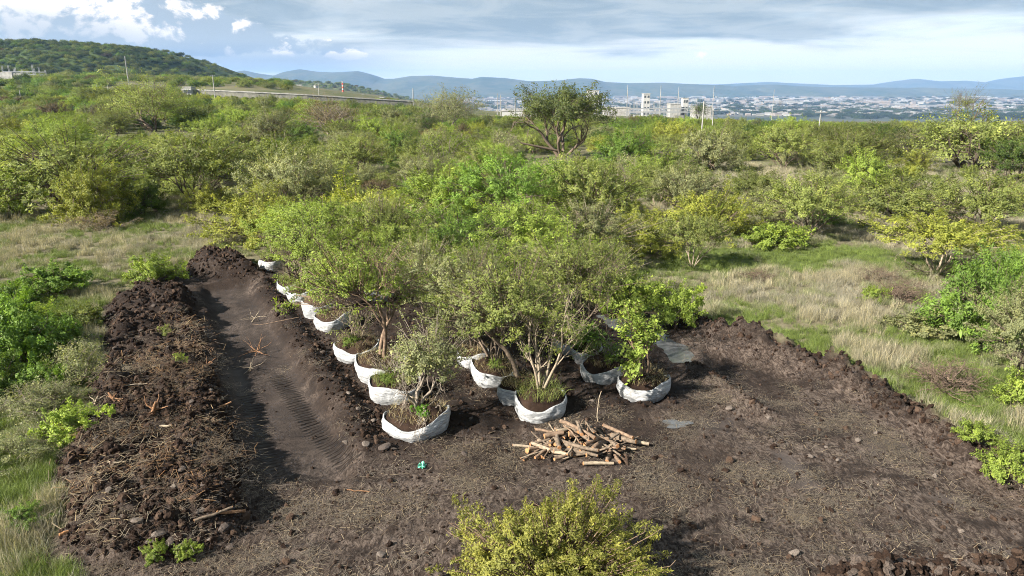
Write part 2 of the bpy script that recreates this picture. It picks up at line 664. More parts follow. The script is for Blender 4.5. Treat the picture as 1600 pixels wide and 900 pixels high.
def ground_mat():
    m, t = new_mat('ground')
    pos = t.n('ShaderNodeNewGeometry').outputs['Position']
    soil, dark, green, farv, pale, tread, tv, wet = [t.attr(k) for k in ('soil', 'dark', 'green', 'far', 'pale', 'tread', 'tv', 'wet')]
    nA = t.noise(pos, 0.55, 6, 0.6)
    nB = t.noise(pos, 3.2, 7, 0.65)
    nC = t.noise(pos, 17.0, 5, 0.7)
    stretch = t.vmath('MULTIPLY', pos, (1.0, 0.45, 1.0))
    nS = t.noise(t.vmath('ADD', stretch, (9, 4, 0)), 9.0, 6, 0.72, 1.2)
    # bare soil: dark moist crumb to greyish dry crust
    s = t.mix(t.ss(nB, 0.32, 0.68), (0.022, 0.0155, 0.0125), (0.060, 0.044, 0.036))
    s = t.mix(t.ss(nC, 0.45, 0.8, 0, 0.65), s, (0.105, 0.082, 0.068))
    dry = t.math('MULTIPLY', t.ss(t.math('ADD', nA, t.math('MULTIPLY', pale, 0.5)), 0.42, 0.66), t.ss(nS, 0.40, 0.66))
    s = t.mix(t.math('MULTIPLY', dry, 0.85), s, t.mix(nC, (0.17, 0.142, 0.126), (0.36, 0.31, 0.27)))
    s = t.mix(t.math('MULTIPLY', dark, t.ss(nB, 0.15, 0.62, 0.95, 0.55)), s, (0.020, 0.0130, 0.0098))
    patch = t.noise(t.vmath('ADD', t.vmath('MULTIPLY', pos, (0.55, 1.0, 1.0)), (3, 8, 0)), 0.8, 7, 0.66, 0.8)
    s = t.mix(t.ss(patch, 0.50, 0.64, 0.0, 0.85), s, (0.024, 0.0175, 0.015))
    smooth_col = t.mix(nB, (0.085, 0.075, 0.072), (0.16, 0.145, 0.140))
    s = t.mix(t.math('MULTIPLY', wet, 0.85), s, smooth_col)
    # grassy ground
    g = t.mix(t.ss(nB, 0.3, 0.7), (0.12, 0.105, 0.06), (0.20, 0.175, 0.115))
    gg = t.mix(nC, (0.055, 0.085, 0.018), (0.11, 0.135, 0.032))
    g = t.mix(t.ss(t.math('ADD', green, t.math('MULTIPLY', t.math('SUBTRACT', nA, 0.5), 0.9)), 0.35, 0.62), g, gg)
    # scrub floor far away, valley beyond
    nF = t.noise(pos, 0.05, 6, 0.6)
    nV = t.noise(pos, 0.004, 8, 0.7)
    f = t.mix(t.ss(nF, 0.35, 0.65), (0.07, 0.085, 0.025), (0.15, 0.135, 0.075))
    g = t.mix(t.ss(farv, 60, 160), g, f)
    v = t.mix(t.ss(nV, 0.35, 0.65), (0.035, 0.055, 0.03), (0.115, 0.11, 0.09))
    g = t.mix(t.ss(farv, 900, 2000), g, v)
    s = t.vmath('MULTIPLY', s, (0.50, 0.46, 0.435))
    g = t.vmath('SCALE', g, 0.8)
    c = t.mix(soil, g, s)
    h = t.math('ADD', t.math('MULTIPLY', nB, 0.6), t.math('MULTIPLY', nC, 0.35))
    tr = t.math('MULTIPLY', tread, t.math('SINE', t.math('MULTIPLY', tv, 38.0)))
    h = t.math('ADD', h, t.math('MULTIPLY', tr, 0.9))
    amt = t.math('SUBTRACT', 1.0, t.math('MULTIPLY', wet, 0.75))
    h = t.math('ADD', t.math('MULTIPLY', h, amt), t.math('MULTIPLY', tr, 0.4))
    nm = bump(t, h, 0.9, 0.09)
    finish(t, principled(t, c, t.math('SUBTRACT', 0.95, t.math('MULTIPLY', wet, 0.25)), nm, 0.2))
    return m


M['ground'] = ground_mat()


# ------------------------------------------------------------------ ground sheet
def grow(start, step, rate, end):
    o = [start]
    s = step
    while o[-1] < end:
        s *= rate
        o.append(o[-1] + s)
    return o


xs_r = grow(15.0, 0.13, 1.04, 15000)
xs = np.array([-x for x in xs_r[::-1]] + list(np.arange(-14.87, 14.95, 0.13)) + xs_r)
ys = np.array([-500, -200, -80, -30, -10, 0, 3, 5, 6.5] + list(np.arange(7.5, 36, 0.13)) + grow(36.0, 0.13, 1.032, 15000))
XX, YY = np.meshgrid(xs, ys)
gx, gy = XX.ravel(), YY.ravel()
gz = height(gx, gy)
nx, ny = len(xs), len(ys)
ii = (np.arange(ny - 1)[:, None] * nx + np.arange(nx - 1)[None, :]).ravel()
gf = np.stack([ii, ii + 1, ii + nx + 1, ii + nx], -1)
near = (gy > -15) & (gy < 70) & (np.abs(gx) < 60)
A = {k: np.zeros(len(gx)) for k in ('soil', 'dark', 'green', 'pale', 'tread', 'tv', 'wet')}
dn = near_parts(gx[near], gy[near])
xn, yn = gx[near], gy[near]
P_PALE = poly([(1205, 700), (1235, 706), (1285, 755), (1262, 768), (1225, 742)])
P_GREY = poly([(345, 560), (380, 560), (430, 700), (440, 748), (412, 748), (375, 650)])
SMEARS = [poly([(1330, 690), (1380, 680), (1420, 700), (1370, 712)]), poly([(1540, 850), (1580, 845), (1620, 880), (1580, 885)]), poly([(1090, 655), (1150, 650), (1140, 668), (1100, 672)]), poly([(1430, 760), (1500, 765), (1540, 790), (1470, 785)])]
P_DARKPATCH = poly([(980, 700), (1120, 690), (1180, 760), (1100, 800), (990, 770)])  # outline inside which the soil is coloured darker
A['soil'][near] = ssn(dn['soil'], -0.15, 0.25)
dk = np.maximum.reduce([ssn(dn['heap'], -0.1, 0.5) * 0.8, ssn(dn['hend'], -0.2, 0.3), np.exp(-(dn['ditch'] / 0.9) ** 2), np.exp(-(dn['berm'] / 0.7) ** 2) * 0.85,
                        ssn(dn['trough'], -0.2, 0.5), ssn(dn['bags'], -0.5, 0.8) * 0.9, ssn(inside_dist(P_DARKPATCH, xn, yn), -0.8, 0.5) * 0.55,
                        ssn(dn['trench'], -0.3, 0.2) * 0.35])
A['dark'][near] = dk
A['pale'][near] = ssn(yn, 17.5, 12) * 0.6 + ssn(xn, 3, 8) * 0.35
A['wet'][near] = np.maximum.reduce([ssn(inside_dist(P_PALE, xn, yn), -0.15, 0.25), ssn(inside_dist(P_GREY, xn, yn), -0.2, 0.2) * 0.8,
                                    ssn(dn['trench'], 0.0, 0.5) * 0.35] + [ssn(inside_dist(q, xn, yn) + (fbm(xn * 2, yn * 2, 5, 3) - .5) * .5, -0.2, 0.3) * 0.7 for q in SMEARS])
L_TR1 = poly([(385, 600), (400, 660), (425, 745)])
L_TR2 = poly([(430, 570), (480, 640), (548, 715)])
d1, a1 = line_dist(L_TR1, xn, yn)
d2, a2 = line_dist(L_TR2, xn, yn)
A['tread'][near] = np.maximum(ssn(-d1, -0.32, -0.2), ssn(-d2, -0.28, -0.16))
A['tv'][near] = np.where(d1 < d2, a1, a2)
P_GREENR = poly([(1050, 400), (1120, 385), (1400, 392), (1440, 420), (1300, 420), (1180, 425), (1060, 420)])
P_GREENR2 = poly([(1380, 600), (1400, 560), (1500, 520), (1620, 600), (1640, 760), (1530, 700), (1440, 640)])
P_GREENL = poly([(-200, 900), (-200, 450), (60, 440), (130, 480), (120, 640), (80, 720), (80, 900)])
grn = 0.30 + np.maximum.reduce([ssn(inside_dist(P_GREENR, xn, yn), -2, 1.5) * 0.35, ssn(inside_dist(P_GREENR2, xn, yn), -1, 1) * 0.3, ssn(inside_dist(P_GREENL, xn, yn), -2, 2) * 0.3])
A['green'][:] = 0.42
A['green'][near] = grn
A['far'] = np.hypot(gx, gy)
sm = gy[gf[:, 0]] > 0
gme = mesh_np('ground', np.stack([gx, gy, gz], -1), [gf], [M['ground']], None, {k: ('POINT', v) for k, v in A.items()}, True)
ground = tag(link('ground', gme), kind='structure')

# puddles -------------------------------------------------------------
m, t = new_mat('muddy_water')
pos = t.n('ShaderNodeNewGeometry').outputs['Position']
finish(t, principled(t, (0.10, 0.105, 0.11), 0.05, bump(t, t.noise(pos, 4.0, 3), 0.05, 0.01), 0.5))
M['water'] = m


def flat_blob(name, P, z, mat, dens=4):
    P = np.asarray(P)
    n = len(P)
    pts = []
    for i in range(n):
        p0, p1, p2, p3 = P[i - 1], P[i], P[(i + 1) % n], P[(i + 2) % n]
        for k in range(dens):
            s = k / dens
            pts.append(0.5 * ((2 * p1) + (-p0 + p2) * s + (2 * p0 - 5 * p1 + 4 * p2 - p3) * s * s + (-p0 + 3 * p1 - 3 * p2 + p3) * s ** 3))
    pts = np.array(pts)
    c = pts.mean(0)
    v = np.vstack([np.c_[pts, np.full(len(pts), z)], [[*c, z]]])
    k = len(pts)
    tri = np.array([(i, (i + 1) % k, k) for i in range(k)])
    return link(name, mesh_np(name, v, [tri], [mat]))


pc_ = P_PUDDLE.mean(0)
tag(flat_blob('puddle', pc_ + (P_PUDDLE - pc_) * 1.12, -0.10, M['water']), kind='structure')
pz = G(1057, 660)
aa = np.linspace(0, 2 * math.pi, 25)[:-1]
rr0 = 0.30 * (1 + 0.28 * np.sin(3 * aa + 1) + 0.18 * np.sin(5 * aa) + 0.12 * np.sin(8 * aa + 2))
tag(flat_blob('puddle', np.stack([pz[0] + rr0 * np.cos(aa) * 1.2, pz[1] + rr0 * np.sin(aa) * 0.85], -1), hz(*pz) + 0.012, M['water'], 1), kind='structure')


# ------------------------------------------------------------------ hills and mountains
def ridge(name, sil, Y, base, y_front, y_back, mat, nx=260, ny=60, rough=0.0, rs=0.01, seed=5):
    """a ridge whose crest runs along the distance Y"""
    crest = np.array([W(a, b, Y) for a, b in sil])
    x = np.linspace(crest[0, 0], crest[-1, 0], nx)
    hc = np.interp(x, crest[:, 0], crest[:, 2])
    y = np.concatenate([np.linspace(y_front, Y, ny), np.linspace(Y, y_back, ny // 3)[1:]])
    X, Yg = np.meshgrid(x, y)
    H = np.tile(hc, (len(y), 1))
    t = np.where(Yg <= Y, (Yg - y_front) / (Y - y_front), (y_back - Yg) / (y_back - Y))
    prof = ssn(t, -0.15, 1.0) - ssn(0.0, -0.15, 1.0) * (1 - t)
    n = fbm(X * rs, Yg * rs * 0.6, seed, 5) - 0.5
    gul = np.abs(fbm(X * rs * 1.7 + 3 * n, Yg * rs * 0.35, seed + 9, 3) - 0.5) * 2
    Z = base + (H - base) * prof + rough * (n + gul * 0.9 - 0.45) * np.sin(np.clip(t, 0, 1) * math.pi) * 2.0
    k = len(y)
    ii = (np.arange(k - 1)[:, None] * nx + np.arange(nx - 1)[None, :]).ravel()
    f = np.stack([ii, ii + 1, ii + nx + 1, ii + nx], -1)
    o = link(name, mesh_np(name, np.stack([X.ravel(), Yg.ravel(), Z.ravel()], -1), [f], [mat], smooth=True))
    return tag(o, kind='structure'), (X, Yg, Z)


def slope_mat(name, a, b, sc1):
    m, t = new_mat(name)
    pos = t.n('ShaderNodeNewGeometry').outputs['Position']
    n = t.noise(pos, sc1, 8, 0.7)
    n2 = t.noise(pos, sc1 * 7, 4, 0.7)
    c = t.mix(t.ss(t.math('ADD', t.math('MULTIPLY', n, 0.6), t.math('MULTIPLY', n2, 0.4)), 0.38, 0.62), a, b)
    finish(t, principled(t, c, 0.95, bump(t, n2, 0.8, 0.6 / sc1 * 0.02), 0.1))
    return m


M['hill'] = slope_mat('scrubby_hillside', (0.03, 0.05, 0.014), (0.07, 0.095, 0.03), 0.03)
M['hill_low'] = slope_mat('low_green_hill', (0.035, 0.06, 0.018), (0.14, 0.145, 0.065), 0.03)
M['mount'] = slope_mat('mountain_slopes', (0.03, 0.05, 0.025), (0.08, 0.085, 0.05), 0.002)
hill, HILL = ridge('hill', [(-320, 84), (-150, 74), (-40, 68), (20, 67), (70, 67), (120, 70), (180, 74), (225, 77), (255, 85), (285, 97), (315, 110), (345, 122),
                            (385, 131), (430, 138), (480, 146), (540, 158)], 1000, -30, 480, 1700, M['hill'], 220, 80, 5.0, 0.012)
low, LOWH = ridge('low_hill', [(180, 124), (320, 126), (390, 127), (450, 127), (500, 129), (540, 133), (575, 141), (605, 149), (640, 158), (690, 166)], 2300, -112, 1300, 3600,
               M['hill_low'], 160, 50, 8.0, 0.006, 8)
ridge('mountains', [(-300, 108), (0, 112), (200, 116), (300, 112), (330, 111), (346, 118), (362, 113), (382, 110), (405, 115), (428, 118), (445, 112), (468, 108), (495, 112),
                    (520, 113), (560, 111), (580, 116), (600, 123), (615, 123), (640, 119), (675, 118), (710, 121), (738, 123), (752, 120), (790, 122), (828, 127), (870, 126),
                    (905, 122), (925, 123), (945, 128), (985, 130), (1035, 129), (1090, 132), (1150, 134), (1205, 132), (1280, 136), (1400, 137), (1560, 139)],
      9000, -122, 7400, 11000, M['mount'], 420, 40, 28, 0.0014, 14)
ridge('mountains', [(900, 131), (1060, 131), (1120, 132), (1200, 128), (1240, 130), (1300, 133), (1370, 132), (1405, 126), (1432, 123), (1470, 127), (1510, 126), (1545, 129), (1580, 122),
                    (1630, 116), (1720, 112), (1850, 116), (2100, 124)], 13000, -122, 11500, 14600, M['mount'], 300, 40, 26, 0.001, 24)

# ------------------------------------------------------------------ air
hb = MB()
hb.box((-15600, -700, -160), (15600, 15600, 275))
hm = bpy.data.materials.new('haze')
hm.use_nodes = True
ht = NT(hm.node_tree)
pvol = ht.n('ShaderNodeVolumePrincipled')
pvol.inputs['Color'].default_value = (0.34, 0.57, 1.0, 1)
pvol.inputs['Density'].default_value = 0.00006
ho = ht.n('ShaderNodeOutputMaterial')
ht.t.links.new(pvol.outputs[0], ho.inputs['Volume'])
haze = link('haze', hb.mesh('haze', [hm]))
tag(haze, 'thin blue haze filling the air over the plain', 'haze', kind='stuff')
# ------------------------------------------------------------------ plants: skeletons, wood and leaves
import bmesh
from mathutils import noise as mnoise


def unit(v):
    return v / (np.linalg.norm(v) + 1e-9)


def skeleton(rng, nstem=4, levels=3, kids=(4, 4, 3), ang=(0.5, 0.9), wig=0.16, trop=0.05, ratio=0.62, tilt=(0.2, 0.8), L0=1.0, start=0.35, r0=0.05, rr=0.6, flat=0.0):
    out = []

    def grow_b(p, d, L, r, lv):
        k = (6, 5, 4, 3, 3)[lv]
        pts = [p]
        dirs = []
        for i in range(k):
            d = unit(d + rng.normal(0, wig, 3) + np.array((0, 0, trop)) - np.array((0, 0, flat * d[2])) * (lv > 0))
            dirs.append(d)
            p = p + d * L / k
            pts.append(p)
        pts = np.array(pts)
        rad = np.linspace(r, r * (0.55 if lv < levels else 0.3), k + 1)
        out.append((pts, rad, lv))
        if lv < levels:
            n = kids[lv]
            for c in range(n):
                f = start + (1 - start) * (c + rng.uniform(0.2, 1.0)) / n
                f = min(f, 1.0)
                q = f * k
                i = min(int(q), k - 1)
                pos = pts[i] + (pts[i + 1] - pts[i]) * (q - i)
                dd = dirs[i]
                side = unit(np.cross(dd, rng.normal(0, 1, 3)))
                a = rng.uniform(*ang) * (0.5 if c == n - 1 else 1.0)
                grow_b(pos, unit(dd * math.cos(a) + side * math.sin(a)), L * ratio * rng.uniform(0.75, 1.2), np.interp(f, [0, 1], [r, r * 0.55]) * rr * (1.25 if c == n - 1 else 1.0), lv + 1)

    a0 = rng.uniform(0, 6.28)
    for s in range(nstem):
        a = a0 + s * 2 * math.pi / nstem + rng.normal(0, 0.3)
        tl = rng.uniform(*tilt)
        d = np.array((math.sin(tl) * math.cos(a), math.sin(tl) * math.sin(a), math.cos(tl)))
        grow_b(np.array((math.cos(a), math.sin(a), -0.4)) * r0 * (1.2 if nstem > 1 else 0.0), d, L0 * rng.uniform(0.85, 1.15), r0 * rng.uniform(0.75, 1.05), 0)
    return out


def fit(br, H, Rr, lean=(0, 0), dome=0.0):
    allp = np.vstack([b[0] for b in br])
    zmax = np.percentile(allp[:, 2], 99.5)
    rad = np.percentile(np.hypot(allp[:, 0], allp[:, 1]), 96)
    sz, sr = H / zmax, Rr / max(rad, 1e-3)
    res = []
    for pts, rd, lv in br:
        p = pts.copy()
        q = np.clip(p[:, 2] / zmax, 0, 1)
        wr = np.clip(q / 0.3, 0.0, 1.0)
        srr = sr * wr + min(sr, 1.0) * (1 - wr)
        p[:, 0] = p[:, 0] * srr + lean[0] * q ** 1.3
        p[:, 1] = p[:, 1] * srr + lean[1] * q ** 1.3
        p[:, 2] = p[:, 2] * sz
        if dome:
            rr_ = np.hypot(p[:, 0] - lean[0], p[:, 1] - lean[1]) / Rr
            top = H * np.sqrt(np.clip(1 - dome * rr_ ** 2, 0.12, 1))
            p[:, 2] = np.minimum(p[:, 2], top * (0.93 + 0.07 * np.sin(p[:, 0] * 9 + p[:, 1] * 7)))
        res.append((p, rd, lv))
    return res


def wood_mesh(name, br, mat, maxlv=9, thin=1.0, minr=0.004):
    mb = MB()
    for pts, rd, lv in br:
        if lv > maxlv:
            continue
        mb.tube(pts, np.maximum(rd * thin, minr), (7, 5, 4, 3, 3)[lv], cap=False)
    return mb.mesh(name, [mat], True)


def leaf_faces(name, C, D, ln, wd, v, mat, rng, up=0.55, ctr=None):
    n = len(C)
    out = np.zeros((n, 3)) if ctr is None else (C - ctr)
    out /= np.linalg.norm(out, axis=1)[:, None] + 1e-6
    nrm = rng.normal(0, 0.5, (n, 3)) + np.array((0, 0, up)) + out * 0.7
    nrm /= np.linalg.norm(nrm, axis=1)[:, None] + 1e-9
    a = D + rng.normal(0, 0.7, (n, 3))
    a -= nrm * (a * nrm).sum(1)[:, None]
    a /= np.linalg.norm(a, axis=1)[:, None] + 1e-9
    b = np.cross(nrm, a)
    fz = np.exp(rng.normal(0, 0.32, n))
    L = (ln * fz * rng.uniform(0.8, 1.2, n))[:, None]
    Wd = (wd * fz * rng.uniform(0.8, 1.2, n))[:, None]
    V = np.stack([C - a * L * 0.5, C + b * Wd * 0.5 - a * L * 0.05, C + a * L * 0.5, C - b * Wd * 0.5 - a * L * 0.05], 1).reshape(-1, 3)
    F = np.arange(4 * n).reshape(-1, 4)
    return mesh_np(name, V, [F], [mat], None, {'v': ('FACE', v)})


def crown_mesh(name, br, rng, n, ln=0.07, wd=0.03, sig=0.07, levels=(2, 3), bare=0.15, mat=None, up=0.55, tipw=0.3):
    """leaves set in sprays along the outer twigs; some twigs stay bare so that the crown has gaps"""
    tw = [b for b in br if b[2] in levels]
    wts = np.array([np.linalg.norm(b[0][-1] - b[0][0]) for b in tw]) * rng.uniform(0.35, 1.6, len(tw))
    wts[rng.random(len(tw)) < bare] *= 0.06
    cnt = rng.multinomial(n, wts / wts.sum())
    cl = rng.random(len(tw))
    C, D, V = [], [], []
    for (pts, rd, lv), k, c in zip(tw, cnt, cl):
        if k == 0:
            continue
        t = rng.uniform(tipw, 1.08, k) * (len(pts) - 1)
        i = np.clip(t.astype(int), 0, len(pts) - 2)
        seg = pts[i + 1] - pts[i]
        C.append(pts[i] + seg * (t - i)[:, None] + rng.normal(0, sig, (k, 3)) * np.array((1, 1, 0.7)))
        D.append(seg / (np.linalg.norm(seg, axis=1)[:, None] + 1e-9))
        V.append(np.clip(0.5 * c + 0.5 * rng.random(k), 0, 1))
    C, D, V = np.vstack(C), np.vstack(D), np.concatenate(V)
    ctr = C.mean(0) * np.array((1, 1, 0.6))
    return leaf_faces(name, C, D, ln, wd, V, mat or M['leaf'], rng, up, ctr)


def dome_crown(name, rng, H, Rr, n, ctr=0.35, down=0.28, nclump=300, ln=0.11, wd=0.045, sig=0.13, bare=0.12, lump=0.30, lean=(0, 0), up=0.55, shell=3.0, mat=None):
    """leaf sprays through the outer part of an uneven dome; returns the leaves and the twigs that carry them"""
    so = rng.uniform(0, 50, 3)
    az_ = rng.uniform(0, 2 * math.pi, nclump)
    sz = rng.uniform(-0.35, 1.0, nclump)
    cz = np.sqrt(1 - sz ** 2)
    d = np.stack([cz * np.cos(az_), cz * np.sin(az_), sz], -1)
    lm = np.array([1 + lump * 1.5 * mnoise.noise(Vector(q * 1.7 + so)) + lump * 0.9 * mnoise.noise(Vector(q * 4.1 - so)) for q in d])
    u = rng.beta(shell, 1.0, nclump)
    ax = np.where(d[:, 2:3] > 0, np.array([[Rr, Rr, H * (1 - ctr)]]), np.array([[Rr, Rr, H * down / 0.35]]))
    c0 = np.array((lean[0], lean[1], H * ctr))
    c = c0 + d * ax * (lm * u)[:, None]
    c[:, 2] = np.maximum(c[:, 2], 0.06 * H)
    wts = rng.uniform(0.4, 1.5, nclump)
    wts[rng.random(nclump) < bare] = 0.02
    k = rng.choice(nclump, n, p=wts / wts.sum())
    ow = (c - c0) / (np.linalg.norm(c - c0, axis=1)[:, None] + 1e-6)
    ow = ow + np.array((0, 0, 0.35)) + rng.normal(0, 0.45, ow.shape)
    ow /= np.linalg.norm(ow, axis=1)[:, None]
    tt = rng.uniform(-1, 1.25, n)
    C = c[k] + ow[k] * (tt * sig * 2.0)[:, None] + rng.normal(0, 1, (n, 3)) * sig * (0.75 - 0.3 * np.clip(tt, 0, 1))[:, None] * np.array((1, 1, 0.75))
    v = np.clip(0.55 * rng.random(nclump)[k] + 0.45 * rng.random(n), 0, 1)
    lf = leaf_faces(name, C, ow[k], ln, wd, v, mat or M['leaf'], rng, up, c0)
    tw = [(np.stack([c0 * np.array((1, 1, 0.7)) * 0.4 + c[i] * 0.6, c[i] * 0.98 + c0 * 0.02 + rng.normal(0, 0.03, 3), c[i] + ow[i] * sig * rng.uniform(1.5, 3.0)]), np.array((0.014, 0.009, 0.004)) * (Rr / 2) ** 0.5, 3) for i in range(nclump) if rng.random() < 0.6]
    return lf, tw


CC = dict(olive=(0.195, 0.230, 0.064), yellow=(0.270, 0.295, 0.056), lime=(0.220, 0.290, 0.054), green=(0.145, 0.235, 0.042),
          deep=(0.085, 0.135, 0.028), sage=(0.205, 0.220, 0.105), brown=(0.160, 0.125, 0.075))

# prototypes of the shrubs and small trees: (trunk mesh, crown mesh, height, radius)
KIND = {}


def make_kind(key, seed, H, Rr, n, bark='bark', dome=0.6, ln=0.094, wd=0.029, sig=0.125, bare=0.12, thin=1.0, maxlv=2, up=0.55, ctr=0.35, down=0.28, nclump=300, lump=0.3, shell=3.0, sparse=False, lv=(2, 3), **sk):
    rng = np.random.default_rng(seed)
    br = skeleton(rng, **sk)
    if n and not sparse:
        br = fit(br, H * 0.88, Rr * 0.8, (0, 0), dome)
        cm, tw = dome_crown(key + '_leaves', rng, H, Rr, n, ctr, down, nclump, ln, wd, sig, bare, lump, (0, 0), up, shell)
        br = br + tw
        maxlv = max(maxlv, 3)
    else:
        br = fit(br, H, Rr, (0, 0), dome)
        cm = crown_mesh(key + '_leaves', br, rng, n, ln, wd, sig, lv, bare, None, up) if n else None
    KIND[key] = (wood_mesh(key + '_wood', br, M[bark], maxlv, thin), cm, H, Rr)


BUSH = dict(nstem=6, levels=2, kids=(4, 4), tilt=(0.25, 1.15), ang=(0.4, 0.9), trop=0.06, r0=0.045, start=0.3)
make_kind('dome1', 1, 2.3, 2.0, 25000, **BUSH)
make_kind('dome2', 2, 2.3, 2.0, 24000, bare=0.2, lump=0.4, **BUSH)
make_kind('dome3', 3, 2.3, 2.0, 23000, bare=0.22, nclump=420, sig=0.10, **{**BUSH, 'nstem': 8})
make_kind('dome4', 4, 2.3, 2.0, 23000, bark='bark_dark', lump=0.5, **{**BUSH, 'nstem': 5, 'wig': 0.22})
make_kind('dome5', 5, 2.3, 2.0, 22000, nclump=200, sig=0.17, lump=0.42, **BUSH)
UMB = dict(nstem=6, levels=2, kids=(4, 4), tilt=(0.3, 0.8), ang=(0.3, 0.7), trop=0.04, r0=0.05, start=0.5, ratio=0.6)
make_kind('umb1', 11, 2.9, 2.4, 24000, bark='bark_pale', ctr=0.66, down=0.16, sig=0.11, nclump=360, lump=0.35, shell=2.2, **UMB)
make_kind('umb2', 12, 2.9, 2.4, 24000, ctr=0.6, down=0.2, sig=0.12, bare=0.2, nclump=360, lump=0.4, **{**UMB, 'nstem': 7})
TREE = dict(nstem=2, levels=2, kids=(6, 5), tilt=(0.1, 0.45), ang=(0.5, 0.95), trop=0.05, r0=0.075, start=0.35, ratio=0.6)
make_kind('tree1', 21, 3.8, 2.3, 23000, ctr=0.56, down=0.3, bare=0.2, nclump=400, lump=0.4, shell=2.2, **TREE)
make_kind('tree2', 22, 3.8, 2.3, 19000, ctr=0.6, down=0.3, bare=0.25, nclump=420, sig=0.11, lump=0.45, shell=1.8, bark='bark_pale', **{**TREE, 'nstem': 3})
make_kind('tree3', 23, 3.8, 2.3, 23000, ctr=0.52, down=0.3, bare=0.15, nclump=380, lump=0.45, bark='bark_dark', **{**TREE, 'nstem': 3, 'tilt': (0.2, 0.7)})
THIN = dict(nstem=9, levels=3, kids=(4, 4, 3), tilt=(0.2, 1.0), ang=(0.35, 0.8), trop=0.03, r0=0.028, start=0.3, wig=0.22)
make_kind('thin1', 31, 2.2, 1.8, 6500, bark='twig', maxlv=3, sig=0.11, bare=0.3, ln=0.085, wd=0.035, sparse=True, **THIN)
make_kind('thin2', 32, 2.2, 1.8, 4200, bark='twig', maxlv=3, sig=0.10, bare=0.4, ln=0.085, wd=0.035, sparse=True, **{**THIN, 'nstem': 11})
DEAD = dict(nstem=34, levels=3, kids=(4, 3, 3), tilt=(0.5, 1.45), ang=(0.4, 1.0), trop=-0.02, r0=0.025, start=0.2, wig=0.3)
make_kind('dead1', 41, 1.2, 1.8, 0, bark='brush', thin=1.5, maxlv=3, dome=0.3, **DEAD)
make_kind('dead2', 42, 1.2, 1.8, 0, bark='brush', thin=1.4, maxlv=3, dome=0.3, **{**DEAD, 'nstem': 38})
LOWB = dict(nstem=9, levels=2, kids=(4, 4), tilt=(0.3, 1.2), ang=(0.4, 1.0), trop=0.05, r0=0.015, start=0.2)
make_kind('leafy1', 51, 1.0, 1.0, 13000, maxlv=1, ln=0.058, wd=0.034, sig=0.085, bare=0.08, nclump=130, lump=0.5, **LOWB)
make_kind('leafy2', 52, 1.0, 1.0, 13000, maxlv=1, ln=0.064, wd=0.038, sig=0.085, bare=0.15, nclump=120, lump=0.6, **{**LOWB, 'nstem': 7})


def plant(name, kind, loc, w_, h_, color, label, cat, group=None, rz=0.0):
    """w_: full width in metres, h_: height in metres"""
    tm, cm, H, Rr = KIND[kind]
    e = empty(name, loc, rz, (w_ / (2 * Rr), w_ / (2 * Rr), h_ / H))
    link('trunk', tm, e)
    if cm:
        c = link('crown', cm, e)
        c.color = (*color, 1)
    return tag(e, label, cat, group)


def shrub_px(name, kind, px, py, wpx, hpx, col, label, cat='shrub', group=None, rz=None):
    p = on_ground(px, py)
    s = depth_of(p) / FPX
    wm = wpx * s
    th = math.atan2(CAMZ - p.z, p.y)
    hm_ = max(0.3, (hpx * s - 0.30 * wm * math.sin(th)) / math.cos(th))
    p.z -= 0.05
    rz = RNG.uniform(0, 6.28) if rz is None else rz
    PLACED.append((p.x, p.y, wm / 2))
    return plant(name, kind, p, wm, hm_, CC[col] if isinstance(col, str) else col, label, cat, group, rz)


